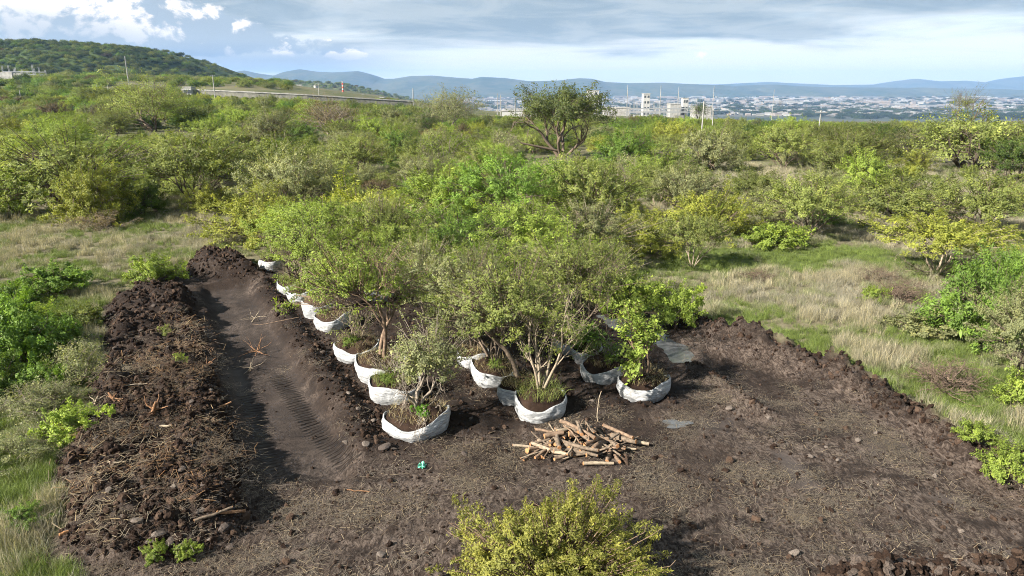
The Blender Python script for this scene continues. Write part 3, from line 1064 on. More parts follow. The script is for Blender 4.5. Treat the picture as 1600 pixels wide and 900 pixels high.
PLACED = []
KEY = [
    # left side
    ('mesquite_tree', 'tree3', 125, 335, 225, 142, 'olive', 'broad olive-green mesquite tree behind the dry grass, left edge of the field', 'tree'),
    ('thorn_shrub', 'dome1', 152, 348, 115, 98, 'yellow', 'round yellow-green shrub in front of the broad olive mesquite tree', 'shrub'),
    ('thorn_shrub', 'dome3', 28, 335, 95, 80, 'lime', 'bright green shrub cut by the photo edge beside the olive mesquite', 'shrub'),
    ('mesquite_tree', 'umb2', 308, 325, 190, 118, 'olive', 'wide grey-olive tree with dark interior between mesquite and round olive tree', 'tree'),
    ('mesquite_tree', 'umb1', 442, 305, 135, 92, 'olive', 'round olive tree with bare lower stems behind the yellow-green thicket', 'tree'),
    ('thorn_shrub', 'dome2', 335, 332, 85, 45, 'yellow', 'low yellowish shrub under the wide grey-olive tree', 'shrub'),
    ('dry_shrub', 'thin2', 165, 358, 90, 36, 'brown', 'low brown dry shrub below the round yellow-green shrub', 'shrub'),
    ('thorn_shrub', 'dome4', 225, 338, 70, 60, 'deep', 'dark green shrub in the gap beside the yellow-green shrub', 'shrub'),
    ('leafy_bush', 'leafy1', 243, 440, 76, 46, 'lime', 'bright green bush at the far tip of the spoil heap', 'bush'),
    ('leafy_bush', 'leafy2', 85, 457, 100, 48, 'green', 'green bush standing alone in the grey grass left of the heap', 'bush'),
    ('leafy_bush', 'leafy1', 22, 480, 66, 40, 'green', 'small green bush at the photo edge above the leafy thicket', 'bush'),
    ('leafy_bush', 'leafy2', 35, 570, 130, 95, 'green', 'large leafy green thicket bush on the left edge of the photo', 'bush'),
    ('leafy_bush', 'leafy1', 60, 520, 90, 50, 'lime', 'yellow-tipped leafy bush behind the large thicket bush', 'bush'),
    ('dry_shrub', 'thin1', 125, 600, 120, 85, 'sage', 'pale twiggy shrub leaning over the left flank of the spoil heap', 'shrub'),
    ('dry_shrub', 'thin2', 45, 650, 130, 66, 'sage', 'straw-coloured twiggy shrub below the large leafy thicket', 'shrub'),
    ('leafy_bush', 'leafy2', 112, 690, 88, 62, 'lime', 'vivid green small bush beside the spoil heap', 'bush'),
    ('leafy_bush', 'leafy1', 70, 612, 70, 50, 'green', 'dark leafy bush between thicket and twiggy shrubs', 'bush'),
    ('leafy_bush', 'leafy2', 5, 545, 110, 80, 'green', 'green bush cut by the left photo edge beside the large thicket bush', 'bush'),
    ('leafy_bush', 'leafy1', 95, 548, 80, 60, 'green', 'green bush between the large thicket and the heap flank', 'bush'),
    ('leafy_bush', 'leafy2', 0, 620, 90, 66, 'deep', 'dark leafy bush at the left photo edge under the thicket', 'bush'),
    ('dry_shrub', 'thin1', 85, 640, 110, 60, 'sage', 'straggly grey-green shrub above the vivid green small bush', 'shrub'),
    ('dry_shrub', 'thin1', 20, 720, 120, 60, 'sage', 'straggly pale shrub at the left photo edge near the vivid bush', 'shrub'),
    ('leafy_bush', 'leafy1', 130, 510, 70, 40, 'olive', 'olive weed clump on the grass just left of the heap', 'bush'),
    ('leafy_bush', 'leafy2', 45, 820, 60, 36, 'green', 'low green clump in the grass at the lower left', 'bush'),
    # yellow-green thicket behind the bags
    ('thorn_tree', 'dome1', 410, 378, 160, 95, 'yellow', 'yellow-green thorn tree at the left end of the thicket behind the bags', 'tree'),
    ('thorn_tree', 'tree1', 510, 425, 185, 130, 'lime', 'lime-green tree in the thicket just behind the far white bags', 'tree'),
    ('thorn_tree', 'dome2', 560, 390, 180, 105, 'yellow', 'yellowish dome-shaped tree in the thicket above the forked bagged tree', 'tree'),
    ('thorn_tree', 'tree2', 620, 425, 170, 125, 'olive', 'olive tree with grey twigs rising above the middle of the thicket', 'tree'),
    ('thorn_tree', 'dome1', 700, 345, 150, 95, 'lime', 'bright lime dome tree behind the centre of the thicket', 'tree'),
    ('thorn_tree', 'tree3', 720, 430, 165, 120, 'green', 'fresh green tree in the middle of the thicket', 'tree'),
    ('thorn_tree', 'umb2', 790, 355, 170, 115, 'green', 'fresh green flat-topped tree in front of the lone dark-trunked tree', 'tree'),
    ('thorn_tree', 'tree1', 830, 430, 180, 130, 'lime', 'yellow-green tree right behind the pale vase-shaped bagged tree', 'tree'),
    ('thorn_tree', 'tree2', 925, 425, 165, 120, 'sage', 'greyish twiggy tree at the right of the thicket', 'tree'),
    ('thorn_tree', 'dome3', 920, 350, 170, 110, 'olive', 'olive shrub tree behind the greyish twiggy tree', 'tree'),
    ('thorn_tree', 'umb1', 1082, 418, 105, 88, 'olive', 'olive acacia with fan of pale stems beside the grass clearing', 'tree'),
    ('thorn_tree', 'dome2', 1105, 368, 140, 78, 'yellow', 'bright yellow-green dome tree at the far left of the grass clearing', 'tree'),
    ('thorn_tree', 'dome1', 1000, 395, 120, 74, 'yellow', 'yellow-green tree between thicket and olive acacia', 'tree'),
    ('thorn_tree', 'tree2', 665, 490, 150, 128, 'sage', 'feathery grey-green tree between the left and middle rows of bags', 'tree'),
    ('thorn_tree', 'tree1', 745, 505, 160, 140, 'lime', 'light green tree standing behind the middle row of bags', 'tree'),
    ('thorn_tree', 'tree3', 885, 478, 150, 125, 'lime', 'dense light green tree behind the right row of bags', 'tree'),
    ('thorn_tree', 'tree1', 640, 450, 150, 118, 'lime', 'light green tree behind the feathery grey-green one', 'tree'),
    ('thorn_tree', 'tree2', 935, 480, 120, 112, 'olive', 'olive tree between the greyish twiggy tree and the puddle', 'tree'),
    ('thorn_tree', 'tree1', 480, 400, 150, 100, 'lime', 'light green tree above the far end of the left row', 'tree'),
    ('leafy_bush', 'leafy1', 985, 485, 105, 62, 'lime', 'bright green leafy bush behind the puddle', 'bush'),
    ('leafy_bush', 'leafy2', 1062, 505, 70, 56, 'lime', 'light green leafy sapling at the far end of the soil berm', 'bush'),
    ('weed', 'leafy1', 282, 566, 22, 14, 'lime', 'small green weed sprouting on the upper right of the spoil heap', 'weed'),
    ('weed', 'leafy2', 262, 522, 18, 12, 'olive', 'tiny olive weed on the back of the spoil heap', 'weed'),
    ('weed', 'leafy1', 245, 868, 40, 22, 'lime', 'yellow-green weeds at the front foot of the spoil heap', 'weed'),
    ('weed', 'leafy2', 290, 868, 40, 22, 'lime', 'second clump of weeds at the front foot, right of the first', 'weed'),
    # far side of the clearing and right edge
    ('leafy_bush', 'leafy1', 1215, 386, 92, 42, 'lime', 'low light green bush at the back of the grass clearing', 'bush'),
    ('thorn_tree', 'umb2', 1262, 372, 145, 100, 'olive', 'wide olive tree with brown lower twigs behind the clearing', 'tree'),
    ('thorn_tree', 'umb1', 1462, 428, 205, 104, 'yellow', 'yellow-tipped umbrella acacia with fanned stems, right of the clearing', 'tree'),
    ('thorn_tree', 'dome4', 1400, 345, 160, 85, 'olive', 'olive shrub tree behind the yellow-tipped umbrella acacia', 'tree'),
    ('thorn_tree', 'umb2', 1530, 370, 165, 100, 'olive', 'dark-hearted olive tree behind the umbrella acacia at the photo edge', 'tree'),
    ('leafy_tree', 'dome1', 1530, 535, 170, 150, 'green', 'dense vivid green tree at the right edge of the photo', 'tree'),
    ('leafy_tree', 'dome2', 1600, 475, 130, 100, 'green', 'vivid green tree cut by the photo edge behind the dense one', 'tree'),
    ('thorn_tree', 'tree1', 1590, 592, 150, 160, 'sage', 'grey-green feathery tree at the right edge above the brush pile', 'tree'),
    ('leafy_bush', 'leafy2', 1445, 524, 100, 44, 'sage', 'pale grey-green bush in front of the dense vivid tree', 'bush'),
    ('leafy_bush', 'leafy1', 1365, 470, 44, 26, 'lime', 'small light bush alone in the grass clearing', 'bush'),
    ('leafy_bush', 'leafy1', 1600, 640, 80, 66, 'lime', 'bright green bush at the right photo edge below the brush pile', 'bush'),
    ('leafy_bush', 'leafy2', 1572, 745, 76, 50, 'lime', 'yellow-green weed clump at the right end of the soil berm', 'bush'),
    ('leafy_bush', 'leafy1', 1525, 690, 60, 34, 'lime', 'low green weeds along the berm above the yellow-green clump', 'bush'),
    ('brush_pile', 'dead1', 1480, 608, 150, 68, 'brown', 'heap of cut dry brown brush at the right end of the clearing', 'brush pile'),
    ('brush_pile', 'dead2', 1405, 470, 105, 46, 'brown', 'grey dead brush lying below the umbrella acacia', 'brush pile'),
    ('brush_pile', 'dead1', 1185, 438, 60, 26, 'brown', 'small fallen grey branch heap in the grass clearing', 'brush pile'),
    ('brush_pile', 'dead2', 1370, 436, 80, 28, 'brown', 'thin dead brush lying in the grass behind the small light bush', 'brush pile'),
]
for (nm, kd, px, py, wp, hp, col, lab, cat) in KEY:
    shrub_px(nm, kd, px, py, wp, hp, col, lab, cat)


# the foreground bush, seen from above
rng_f = np.random.default_rng(77)
fbr = fit(skeleton(rng_f, nstem=9, levels=3, kids=(4, 4, 3), tilt=(0.15, 1.2), ang=(0.4, 0.9), trop=0.06, r0=0.035, start=0.3, ratio=0.6, wig=0.2), 1.5, 1.35, (0, 0), 0.62)
fl, ftw = dome_crown('thorn_bush_leaves', rng_f, 1.85, 2.0, 95000, 0.30, 0.25, 1600, 0.056, 0.019, 0.06, 0.24, 0.36, (0.05, 0.1), 0.4, 2.6)
fw = wood_mesh('thorn_bush_wood', fbr + ftw, M['bark_red'], 4, 1.0, 0.0035)
pb = (0.72, 10.55, hz(0.72, 10.55) - 0.03)
fb = empty('thorn_bush', pb)
link('trunk', fw, fb)
o = link('crown', fl, fb)
o.color = (0.27, 0.275, 0.065, 1)
tag(fb, 'big yellow-green feathery thorn bush at the bottom centre of the photo', 'bush')
PLACED.append((0.72, 10.5, 2.0))


# ------------------------------------------------------------------ root balls wrapped in white sacking, each with its tree
m, t = new_mat('white_sacking')
tcx = t.n('ShaderNodeTexCoord').outputs['Object']
n1 = t.noise(t.vmath('MULTIPLY', tcx, (2.0, 2.0, 16.0)), 2.2, 6, 0.65, 0.8)
n2 = t.noise(tcx, 2.6, 4, 0.6)
c = t.mix(t.ss(n1, 0.35, 0.62), (0.21, 0.22, 0.232), (0.50, 0.505, 0.51))  # streaks follow the wrinkle bump: bluish wrinkle shading put into the colour
c = t.mix(t.ss(n2, 0.56, 0.75, 0, 0.55), c, (0.33, 0.29, 0.25))
finish(t, principled(t, c, 0.5, bump(t, n1, 0.7, 0.05), 0.35))
M['sack'] = m


def sack_meshes(seed, Rr, hb, tilt, tdir, sag):
    rng = np.random.default_rng(seed)
    ns, nr = 80, 13
    th = np.arange(ns) * 2 * math.pi / ns
    ph = rng.uniform(0, 6.28, 4)
    shape = 1 + 0.05 * np.cos(2 * th + ph[0]) + 0.035 * np.cos(3 * th + ph[1]) + 0.02 * np.cos(5 * th + ph[2])
    front = np.cos(th + math.pi / 2)          # 1 towards -y
    rim = hb * (1 - 0.4 * sag * np.clip(front, 0, 1) ** 2 - 0.42 * ssn(-front, 0.1, 1.0) + 0.05 * np.clip(1 - np.abs(front) * 1.6, 0, 1) + 0.09 * np.cos(3 * th + ph[2]) + 0.05 * np.cos(2 * th + ph[3])) + tilt * np.cos(th - tdir) + 0.012 * np.cos(7 * th + ph[1])
    V = []
    for r in range(nr):
        f = r / (nr - 1)
        bul = 0.84 + 0.20 * math.sin(f * math.pi * 0.72)
        fold = np.array([mnoise.noise(Vector((math.cos(a) * 2.5, math.sin(a) * 2.5, f * 5.0 + seed))) for a in th])
        fold2 = np.array([mnoise.noise(Vector((math.cos(a) * 7, math.sin(a) * 7, f * 3.0 - seed))) for a in th])
        rr_ = Rr * shape * bul * (1 + 0.05 * fold + 0.03 * fold2)
        z = -0.12 + (rim + 0.12) * f
        V.append(np.stack([rr_ * np.cos(th), rr_ * np.sin(th), z], -1))
    for k, dz in ((0.975, -0.012), (0.96, -0.14)):
        rr_ = Rr * shape * 0.99 * k
        V.append(np.stack([rr_ * np.cos(th), rr_ * np.sin(th), rim + dz], -1))
    nr2 = len(V)
    i = np.arange(nr2 - 1)[:, None] * ns
    j = np.arange(ns)[None, :]
    j2 = (j + 1) % ns
    q = np.stack([i + j, i + j2, i + ns + j2, i + ns + j], -1).reshape(-1, 4)
    sack = mesh_np('sack', np.vstack(V), [q], [M['sack']], smooth=True)
    # soil
    V, rings = [], 9
    for r in range(rings):
        f = r / (rings - 1)
        rr_ = Rr * shape * 0.955 * f
        x, y = rr_ * np.cos(th), rr_ * np.sin(th)
        nz = np.array([mnoise.fractal(Vector((a * 3 + seed, b * 3, 1.0)), 1.0, 2.0, 4) for a, b in zip(x, y)])
        z = (rim - 0.025) * f ** 7 + (np.maximum(hb * 1.2, rim * 1.06)) * (1 - f ** 7) - 0.06 * f ** 2 + nz * 0.17 * (1 - f ** 5)
        V.append(np.stack([x, y, z], -1))
    i = np.arange(rings - 1)[:, None] * ns
    q = np.stack([i + j, i + j2, i + ns + j2, i + ns + j], -1).reshape(-1, 4)
    soil = mesh_np('soil', np.vstack(V), [q], [M['clod']], smooth=True)
    return sack, soil


def blades(name, rng, n, Rr, h, wd, droop=0.4, mat=None, base_z=0.0, clump=1):
    a = rng.uniform(0, 6.28, n)
    r = Rr * np.sqrt(rng.random(n))
    if clump > 1:
        cx, cy = rng.normal(0, Rr * 0.6, clump), rng.normal(0, Rr * 0.6, clump)
        k = rng.integers(0, clump, n)
        bx, by = cx[k] + rng.normal(0, Rr * 0.15, n), cy[k] + rng.normal(0, Rr * 0.15, n)
    else:
        bx, by = r * np.cos(a), r * np.sin(a)
    hh = h * rng.uniform(0.45, 1.15, n)
    da = rng.uniform(0, 6.28, n)
    dr = droop * hh * rng.uniform(0.2, 1.2, n)
    B = np.stack([bx, by, np.full(n, base_z - 0.03)], -1)
    Mi = B + np.stack([np.cos(da) * dr * 0.35, np.sin(da) * dr * 0.35, hh * 0.6], -1)
    T = B + np.stack([np.cos(da) * dr, np.sin(da) * dr, hh], -1)
    sa = rng.uniform(0, 6.28, n)
    s = np.stack([np.cos(sa), np.sin(sa), np.zeros(n)], -1) * (wd * rng.uniform(0.6, 1.3, n))[:, None] * 0.5
    V = np.stack([B - s, B + s, Mi + s * 0.85, Mi - s * 0.85, T], 1).reshape(-1, 3)
    k = np.arange(n)[:, None] * 5
    q = k + np.array([[0, 1, 2, 3]])
    tr = k + np.array([[3, 2, 4]])
    v = np.concatenate([rng.random(n)] * 2)
    return mesh_np(name, V, [q, tr], [mat or M['blade']], None, {'v': ('FACE', v)})


def bag_tree(seed, spec):
    """unique trees of the wrapped root balls"""
    rng = np.random.default_rng(seed)
    br = fit(skeleton(rng, **spec['sk']), spec['H'], spec['R'], spec.get('lean', (0, 0)), spec.get('dome', 0.4))
    tm = wood_mesh('bagged_tree_wood', br, M[spec.get('bark', 'bark')], spec.get('maxlv', 3), spec.get('thin', 1.0))
    n = spec.get('n', 0)
    if n > 4000:
        cm, tw = dome_crown('bagged_tree_leaves', rng, spec['H'], spec['R'], int(n * 1.35), 0.62, 0.22, 420, 0.072, 0.029, 0.10, spec.get('bare', 0.3), 0.5, spec.get('lean', (0, 0)), 0.5, 1.7)
        return wood_mesh('bagged_tree_wood', br + tw, M[spec.get('bark', 'bark')], 3, 1.0), cm
    cm = crown_mesh('bagged_tree_leaves', br, rng, n, spec.get('ln', 0.06), spec.get('wd', 0.026), spec.get('sig', 0.07), (2, 3), spec.get('bare', 0.25), None, 0.5) if n else None
    return tm, cm


FORK = dict(nstem=2, levels=3, kids=(4, 5, 4), tilt=(0.15, 0.5), ang=(0.5, 1.0), trop=0.05, r0=0.085, start=0.45, ratio=0.62, wig=0.2)
VASE = dict(nstem=5, levels=3, kids=(4, 4, 4), tilt=(0.12, 0.5), ang=(0.3, 0.75), trop=0.08, r0=0.05, start=0.35, ratio=0.6, wig=0.14)
ONE = dict(nstem=1, levels=3, kids=(7, 5, 4), tilt=(0.0, 0.15), ang=(0.5, 1.0), trop=0.04, r0=0.10, start=0.4, ratio=0.62, wig=0.2)
TWIG = dict(nstem=9, levels=2, kids=(4, 3), tilt=(0.1, 0.65), ang=(0.3, 0.7), trop=0.03, r0=0.018, start=0.3, wig=0.16)
TANG = dict(nstem=4, levels=3, kids=(5, 4, 4), tilt=(0.2, 0.9), ang=(0.4, 1.1), trop=0.0, r0=0.05, start=0.25, ratio=0.62, wig=0.32)

BAGS = [
    # px, py (foot of the sack's front), width px, tree, colour, label, sag, tilt direction, grass
    (647, 691, 106, dict(sk=TANG, H=2.3, R=1.15, n=5200, lean=(0.35, 0.4), bark='twig', bare=0.4, thin=1.0), 'sage', 'white-wrapped root ball with tangled grey tree and tiny green sprout, front of left row', 0.30, 0.15, 'straw'),
    (613, 636, 80, dict(sk=TWIG, H=1.2, R=0.7, n=0, bark='twig', maxlv=2), 'sage', 'white-wrapped root ball with short grey-green grass, second in the left row', 0.15, 2.4, 'green'),
    (590, 604, 80, dict(sk=FORK, H=4.1, R=2.1, n=11000, lean=(-0.75, 0.3), bark='bark_red', bare=0.3), 'lime', 'white-wrapped root ball with tall forked brown-trunked tree, third in the left row', 0.2, 2.0, 'straw'),
    (552, 568, 74, dict(sk=TWIG, H=1.5, R=0.85, n=500, bark='bark_pale', maxlv=2), 'olive', 'white-wrapped root ball with dry upright twigs, fourth in the left row', 0.15, 1.2, 'straw'),
    (515, 521, 56, dict(sk=TWIG, H=0.9, R=0.7, n=900, bark='twig', maxlv=2), 'brown', 'white-wrapped root ball with brown dry stubble, fifth in the left row', 0.1, 0.6, 'straw'),
    (494, 500, 54, dict(sk=VASE, H=2.1, R=1.2, n=4200, bark='bark', lean=(0.5, 0.5)), 'olive', 'white-wrapped root ball with reddish soil top, sixth in the left row', 0.12, 2.8, 'straw'),
    (467, 474, 44, dict(sk=VASE, H=3.0, R=1.7, n=9000, bark='bark', lean=(0.5, 0.4)), 'lime', 'white-wrapped root ball under lime foliage, seventh in the left row', 0.2, 0.4, 'green'),
    (451, 462, 44, dict(sk=VASE, H=3.0, R=1.7, n=9000, bark='bark', lean=(0.6, 0.5)), 'lime', 'white-wrapped root ball with folded sack edge, eighth in the left row', 0.25, 1.0, 'green'),
    (421, 424, 40, dict(sk=VASE, H=2.0, R=1.3, n=5000, bark='bark', lean=(0.7, 0.6)), 'yellow', 'farthest white-wrapped root ball at the end of the left row', 0.0, 1.0, 'green'),
    (587, 446, 46, dict(sk=VASE, H=3.5, R=1.9, n=10000, bark='bark', lean=(0.2, 0.5)), 'olive', 'white-wrapped root ball glimpsed through the branches of the forked tree', 0.1, 2.0, 'straw'),
    (590, 472, 44, dict(sk=VASE, H=2.2, R=1.2, n=2500, bark='bark', lean=(0.6, 0.2)), 'deep', 'small white sack edge low behind the forked tree, nearer of the two glimpsed', 0.1, 2.0, 'straw'),
    (738, 579, 50, dict(sk=VASE, H=3.5, R=1.9, n=13000, bark='bark', lean=(-0.3, 0.4)), 'sage', 'white-wrapped root ball half hidden by drooping foliage, far end of the middle row', 0.1, 0.4, 'straw'),
    (770, 607, 70, dict(sk=VASE, H=3.0, R=1.6, n=11000, bark='bark', lean=(-0.4, 0.3)), 'sage', 'white-wrapped root ball with grassy top behind the brown-trunked one in the middle row', 0.35, 3.0, 'straw'),
    (810, 637, 66, dict(sk=ONE, H=3.7, R=1.9, n=13000, bark='bark', lean=(-0.2, 0.2)), 'olive', 'white-wrapped root ball with single brown trunk and full olive crown, middle row', 0.3, 0.2, 'straw'),
    (846, 663, 84, dict(sk=VASE, H=3.5, R=1.25, n=2600, bark='bark_pale', lean=(0.25, 0.2), bare=0.4), 'olive', 'white-wrapped root ball with pale bare vase-shaped tree, front of the middle row', 0.5, 1.57, 'green'),
    (893, 556, 58, dict(sk=VASE, H=3.5, R=1.9, n=11000, bark='bark', lean=(0.0, 0.4)), 'olive', 'white-wrapped root ball with wrinkled sack behind the pale vase-shaped tree', 0.1, 2.0, 'straw'),
    (918, 571, 46, dict(sk=LOWB, H=0.9, R=0.6, n=1500, bark='bark', maxlv=2, ln=0.08, wd=0.05), 'green', 'smaller white-wrapped root ball with green weeds behind the tilted one', 0.1, 1.0, 'green'),
    (952, 603, 80, dict(sk=TWIG, H=0.8, R=0.7, n=700, bark='twig', maxlv=2), 'green', 'tilted white-wrapped root ball with rust-coloured grass, right row', 0.35, 0.1, 'straw'),
    (1011, 625, 82, dict(sk=VASE, H=2.4, R=1.25, n=3800, bark='bark_red', lean=(-0.35, 0.35), ln=0.085, wd=0.05), 'lime', 'box-like white-wrapped root ball with leaning brown stems, rightmost of all', 0.0, 1.0, 'straw'),
]
for bi, (px, py, wp, spec, col, lab, sag, tdir, gr) in enumerate(BAGS):
    g2 = on_ground(px, py)
    s = depth_of(g2) / FPX
    Rr = wp * s / 2 * 0.97
    hb = (0.50 + 0.06 * (bi % 3)) * min(1.0, Rr / 0.6)
    cx, cy = g2.x, g2.y + Rr * 0.95
    z0 = min(g2.z, hz(cx, cy)) + 0.0
    e = empty('bagged_tree', (cx, cy, z0))
    sk_, so_ = sack_meshes(100 + bi, Rr, hb, 0.07 if sag < 0.3 else 0.1, tdir, sag)
    link('sack', sk_, e)
    so = link('soil', so_, e)
    tm, cm = bag_tree(200 + bi, spec)
    link('trunk', tm, e, (0, 0.05, hb * 0.9))
    if cm:
        o = link('crown', cm, e, (0, 0.05, hb * 0.9))
        o.color = (*CC[col], 1)
    rg = np.random.default_rng(300 + bi)
    o = link('grass', blades('bag_grass', rg, 650 if gr == 'green' else 560, Rr * 0.93, 0.36 if gr == 'green' else 0.27, 0.007, 1.3, None, hb * 1.05, 1), so)
    o.color = (*((0.19, 0.23, 0.07) if gr == 'green' else (0.30, 0.255, 0.15)), 1)
    if bi in (1, 3, 6, 8, 12, 15, 17):
        wd_ = link('weeds', KIND['leafy1' if bi % 2 else 'leafy2'][1], so, (rg.uniform(-.3, .3) * Rr, -0.3 * Rr, hb * 0.95), bi, 0.38 * Rr)
        wd_.color = (0.17, 0.24, 0.05, 1)
    if bi == 0:
        o = link('sprout', KIND['leafy2'][1], so, (0.2, -0.25, hb), 0, 0.24)
        o.color = (0.16, 0.36, 0.03, 1)
    PLACED.append((cx, cy, Rr + 0.2))
    tag(e, lab, 'bagged tree', 'trees with root balls wrapped in white sacking')
# ------------------------------------------------------------------ scrub of the plain
ZCOL = [(-2000, 250, 'below the wooded hill'), (250, 520, 'below the long pale wall'), (520, 790, 'around the rounded grey tree'),
        (790, 985, 'around the lone dark-trunked tree'), (985, 1300, 'below the white poles'), (1300, 4000, 'below the gnarled skyline tree')]
CNAME = dict(olive='olive-green', yellow='yellow-green', lime='light green', green='fresh green', deep='dark green', sage='grey-green', brown='brownish bare')


def to_px(x, y, z):
    dy, dzz = y, z - CAMZ
    dep = dy * CP - dzz * SP
    return 800 + FPX * x / dep, 450 - FPX * (dy * SP + dzz * CP) / dep, dep


# larger trees standing out of the scrub
def special_tree(name, seed, px, py, wpx, hpx, spec, col, lab):
    p = on_ground(px, py)
    s = depth_of(p) / FPX
    Hh, Rr = hpx * s, wpx * s / 2
    rng = np.random.default_rng(seed)
    br = fit(skeleton(rng, **spec['sk']), Hh * 0.92, Rr * 0.9, spec.get('lean', (0, 0)), spec.get('dome', 0.5))
    lf, tw = dome_crown(name + '_leaves', rng, Hh, Rr, spec['n'], spec.get('ctr', 0.6), spec.get('down', 0.2), 420, spec.get('ln', 0.2), spec.get('ln', 0.2) * 0.42, 0.075 * Rr,
                        spec.get('bare', 0.2), 0.4, spec.get('lean', (0, 0)), 0.5, spec.get('shell', 2.0))
    for pts, rd in spec.get('limbs', []):
        br.append((np.array(pts) * np.array((Rr, Rr, Hh)), np.linspace(rd, rd * 0.35, len(pts)), 1))
    e = empty(name, p - Vector((0, 0, 0.1)))
    link('trunk', wood_mesh(name + '_wood', br + tw, M[spec['bark']], 3, 1.0, 0.02), e)
    c = link('crown', lf, e)
    c.color = (*(CC[col] if isinstance(col, str) else col), 1)
    PLACED.append((p.x, p.y, Rr * 0.6))
    tag(e, lab, 'tree')


BIGT = dict(nstem=4, levels=3, kids=(4, 4, 3), tilt=(0.2, 0.65), ang=(0.4, 0.9), trop=0.05, r0=0.30, start=0.4, ratio=0.6, wig=0.22)
special_tree('mesquite_tree', 901, 878, 246, 150, 104, dict(sk=BIGT, n=30000, ctr=0.70, down=0.14, bark='bark', bare=0.28, ln=0.24, shell=2.0, limbs=[
    ([(0, -0.1, 0.10), (-0.4, -0.25, 0.17), (-0.85, -0.3, 0.24), (-1.15, -0.3, 0.40)], 0.2), ([(-0.1, -0.2, 0.0), (-0.35, -0.5, 0.05), (-0.6, -0.7, -0.02)], 0.07)]), (0.11, 0.14, 0.045),
    'lone large tree with dark branching trunk and dead limb reaching left')
special_tree('mesquite_tree', 902, 242, 205, 132, 82, dict(sk={**BIGT, 'tilt': (0.4, 0.9), 'wig': 0.3}, n=18000, ctr=0.5, down=0.3, bark='bark', bare=0.3, ln=0.24, shell=1.5, limbs=[
    ([(0, -0.1, 0.1), (-0.3, -0.2, 0.14), (-0.7, -0.3, 0.2), (-0.95, -0.3, 0.34)], 0.12)]), 'olive', 'old spreading grey-branched tree in front of the wooded hill')
special_tree('mesquite_tree', 903, 703, 205, 104, 62, dict(sk=BIGT, n=18000, ctr=0.5, down=0.35, bark='twig', bare=0.2, ln=0.26), 'sage', 'rounded grey half-leafless tree on the skyline left of the lone tree')
special_tree('mesquite_tree', 904, 1502, 205, 66, 68, dict(sk={**BIGT, 'nstem': 2}, n=5000, ctr=0.62, down=0.35, bark='bark', bare=0.3, shell=1.3), 'olive', 'narrow gnarled tree on the skyline near the right edge')
special_tree('mesquite_tree', 905, 1515, 268, 190, 88, dict(sk={**BIGT, 'tilt': (0.5, 1.0), 'wig': 0.3}, n=20000, ctr=0.5, down=0.3, bark='bark_dark', bare=0.3, ln=0.24, shell=1.6), 'olive', 'broad tangled tree with fallen grey limbs below the gnarled skyline tree')
special_tree('mesquite_tree', 906, 520, 215, 100, 58, dict(sk=BIGT, n=7000, ctr=0.5, down=0.35, bark='twig', bare=0.35), 'brown', 'brownish sparse tree right of the long pale wall')
special_tree('mesquite_tree', 907, 1092, 192, 34, 34, dict(sk={**BIGT, 'nstem': 2}, n=4500, ctr=0.55, down=0.3, bark='bark_dark', bare=0.2, ln=0.3), 'deep', 'small dark tree beside the pair of white poles')
special_tree('palm_like_tree', 908, 1217, 188, 18, 36, dict(sk={**BIGT, 'nstem': 1}, n=2500, ctr=0.72, down=0.15, bark='bark', bare=0.2, ln=0.3), 'olive', 'slim brown-trunked tree standing against the white city roofs')

rs = np.random.default_rng(31)
SKYX = [-200, 0, 110, 185, 280, 290, 480, 640, 750, 830, 960, 1000, 1100, 1300, 1600, 1800]
SKYY = [118, 122, 129, 133, 140, 146, 154, 163, 180, 182, 184, 181, 186, 191, 193, 194]


def low_enough(x, y, z, h):
    """the plain's scrub stays low where walls, works and city show above it"""
    a = to_px(x, y, z + h)
    for x0, x1, yy, ytree in ((800, 965, 238, 100), (175, 305, 198, 140), (655, 755, 196, 140), (1470, 1535, 196, 140), (1440, 1590, 262, 85)):
        if x0 < a[0] < x1 and y < ytree and a[1] < yy:
            return False
    if y > 430 and a[0] < 645:
        return a[1] > np.interp(a[0], [0, 280, 450, 455, 610, 645], [105, 118, 124, 147, 152, 160])
    return a[1] > np.interp(a[0], SKYX, SKYY)


cand = []
clear = [poly([(1050, 420), (1080, 395), (1180, 388), (1330, 385), (1440, 430), (1440, 560), (1400, 640), (1100, 500)]),
         poly([(-300, 450), (-100, 360), (60, 345), (250, 345), (370, 345), (420, 400), (280, 440)])]
grid = {}


def free(x, y, r):
    k = (int(x // 6), int(y // 6))
    for a in range(-2, 3):
        for b in range(-2, 3):
            for (qx, qy, qr) in grid.get((k[0] + a, k[1] + b), ()):
                if math.hypot(x - qx, y - qy) < (r + qr) * 0.86:
                    return False
    return True


def put(x, y, r):
    grid.setdefault((int(x // 6), int(y // 6)), []).append((x, y, r))


for q in PLACED:
    put(*q)
N = 26000
ya = 33 + (360 - 33) * rs.random(N) ** 0.8
xa = (rs.random(N) * 2 - 1) * (0.80 * ya + 3)
den = fbm(xa / 11, ya / 11, 77, 3)
za = height(xa, ya)
sd = inside_dist(P_SOIL, xa, ya)
for i in range(N):
    x, y = xa[i], ya[i]
    if sd[i] > -3.0 or any(inside_dist(c, np.array([x]), np.array([y]))[0] > -1.2 for c in clear):
        continue
    px, py, dep = to_px(x, y, za[i])
    if px < -90 or px > 1690:
        continue
    thr = 0.50 if 1230 < px < 1345 and y < 95 else (0.52 if (px > 1000 and 55 < y < 130) else 0.47)
    if den[i] < thr:
        continue
    r = rs.uniform(1.1, 2.4) if rs.random() < 0.45 else rs.uniform(2.2, 3.7)
    if not low_enough(x, y, za[i], r * 1.15):
        r = min(r, 0.95)
        if not low_enough(x, y, za[i], r * 1.15):
            continue
    if not free(x, y, r):
        continue
    put(x, y, r)
    cand.append((r * 2 * FPX / dep, x, y, za[i], r, px, py))
cand.sort(key=lambda c: -c[0])
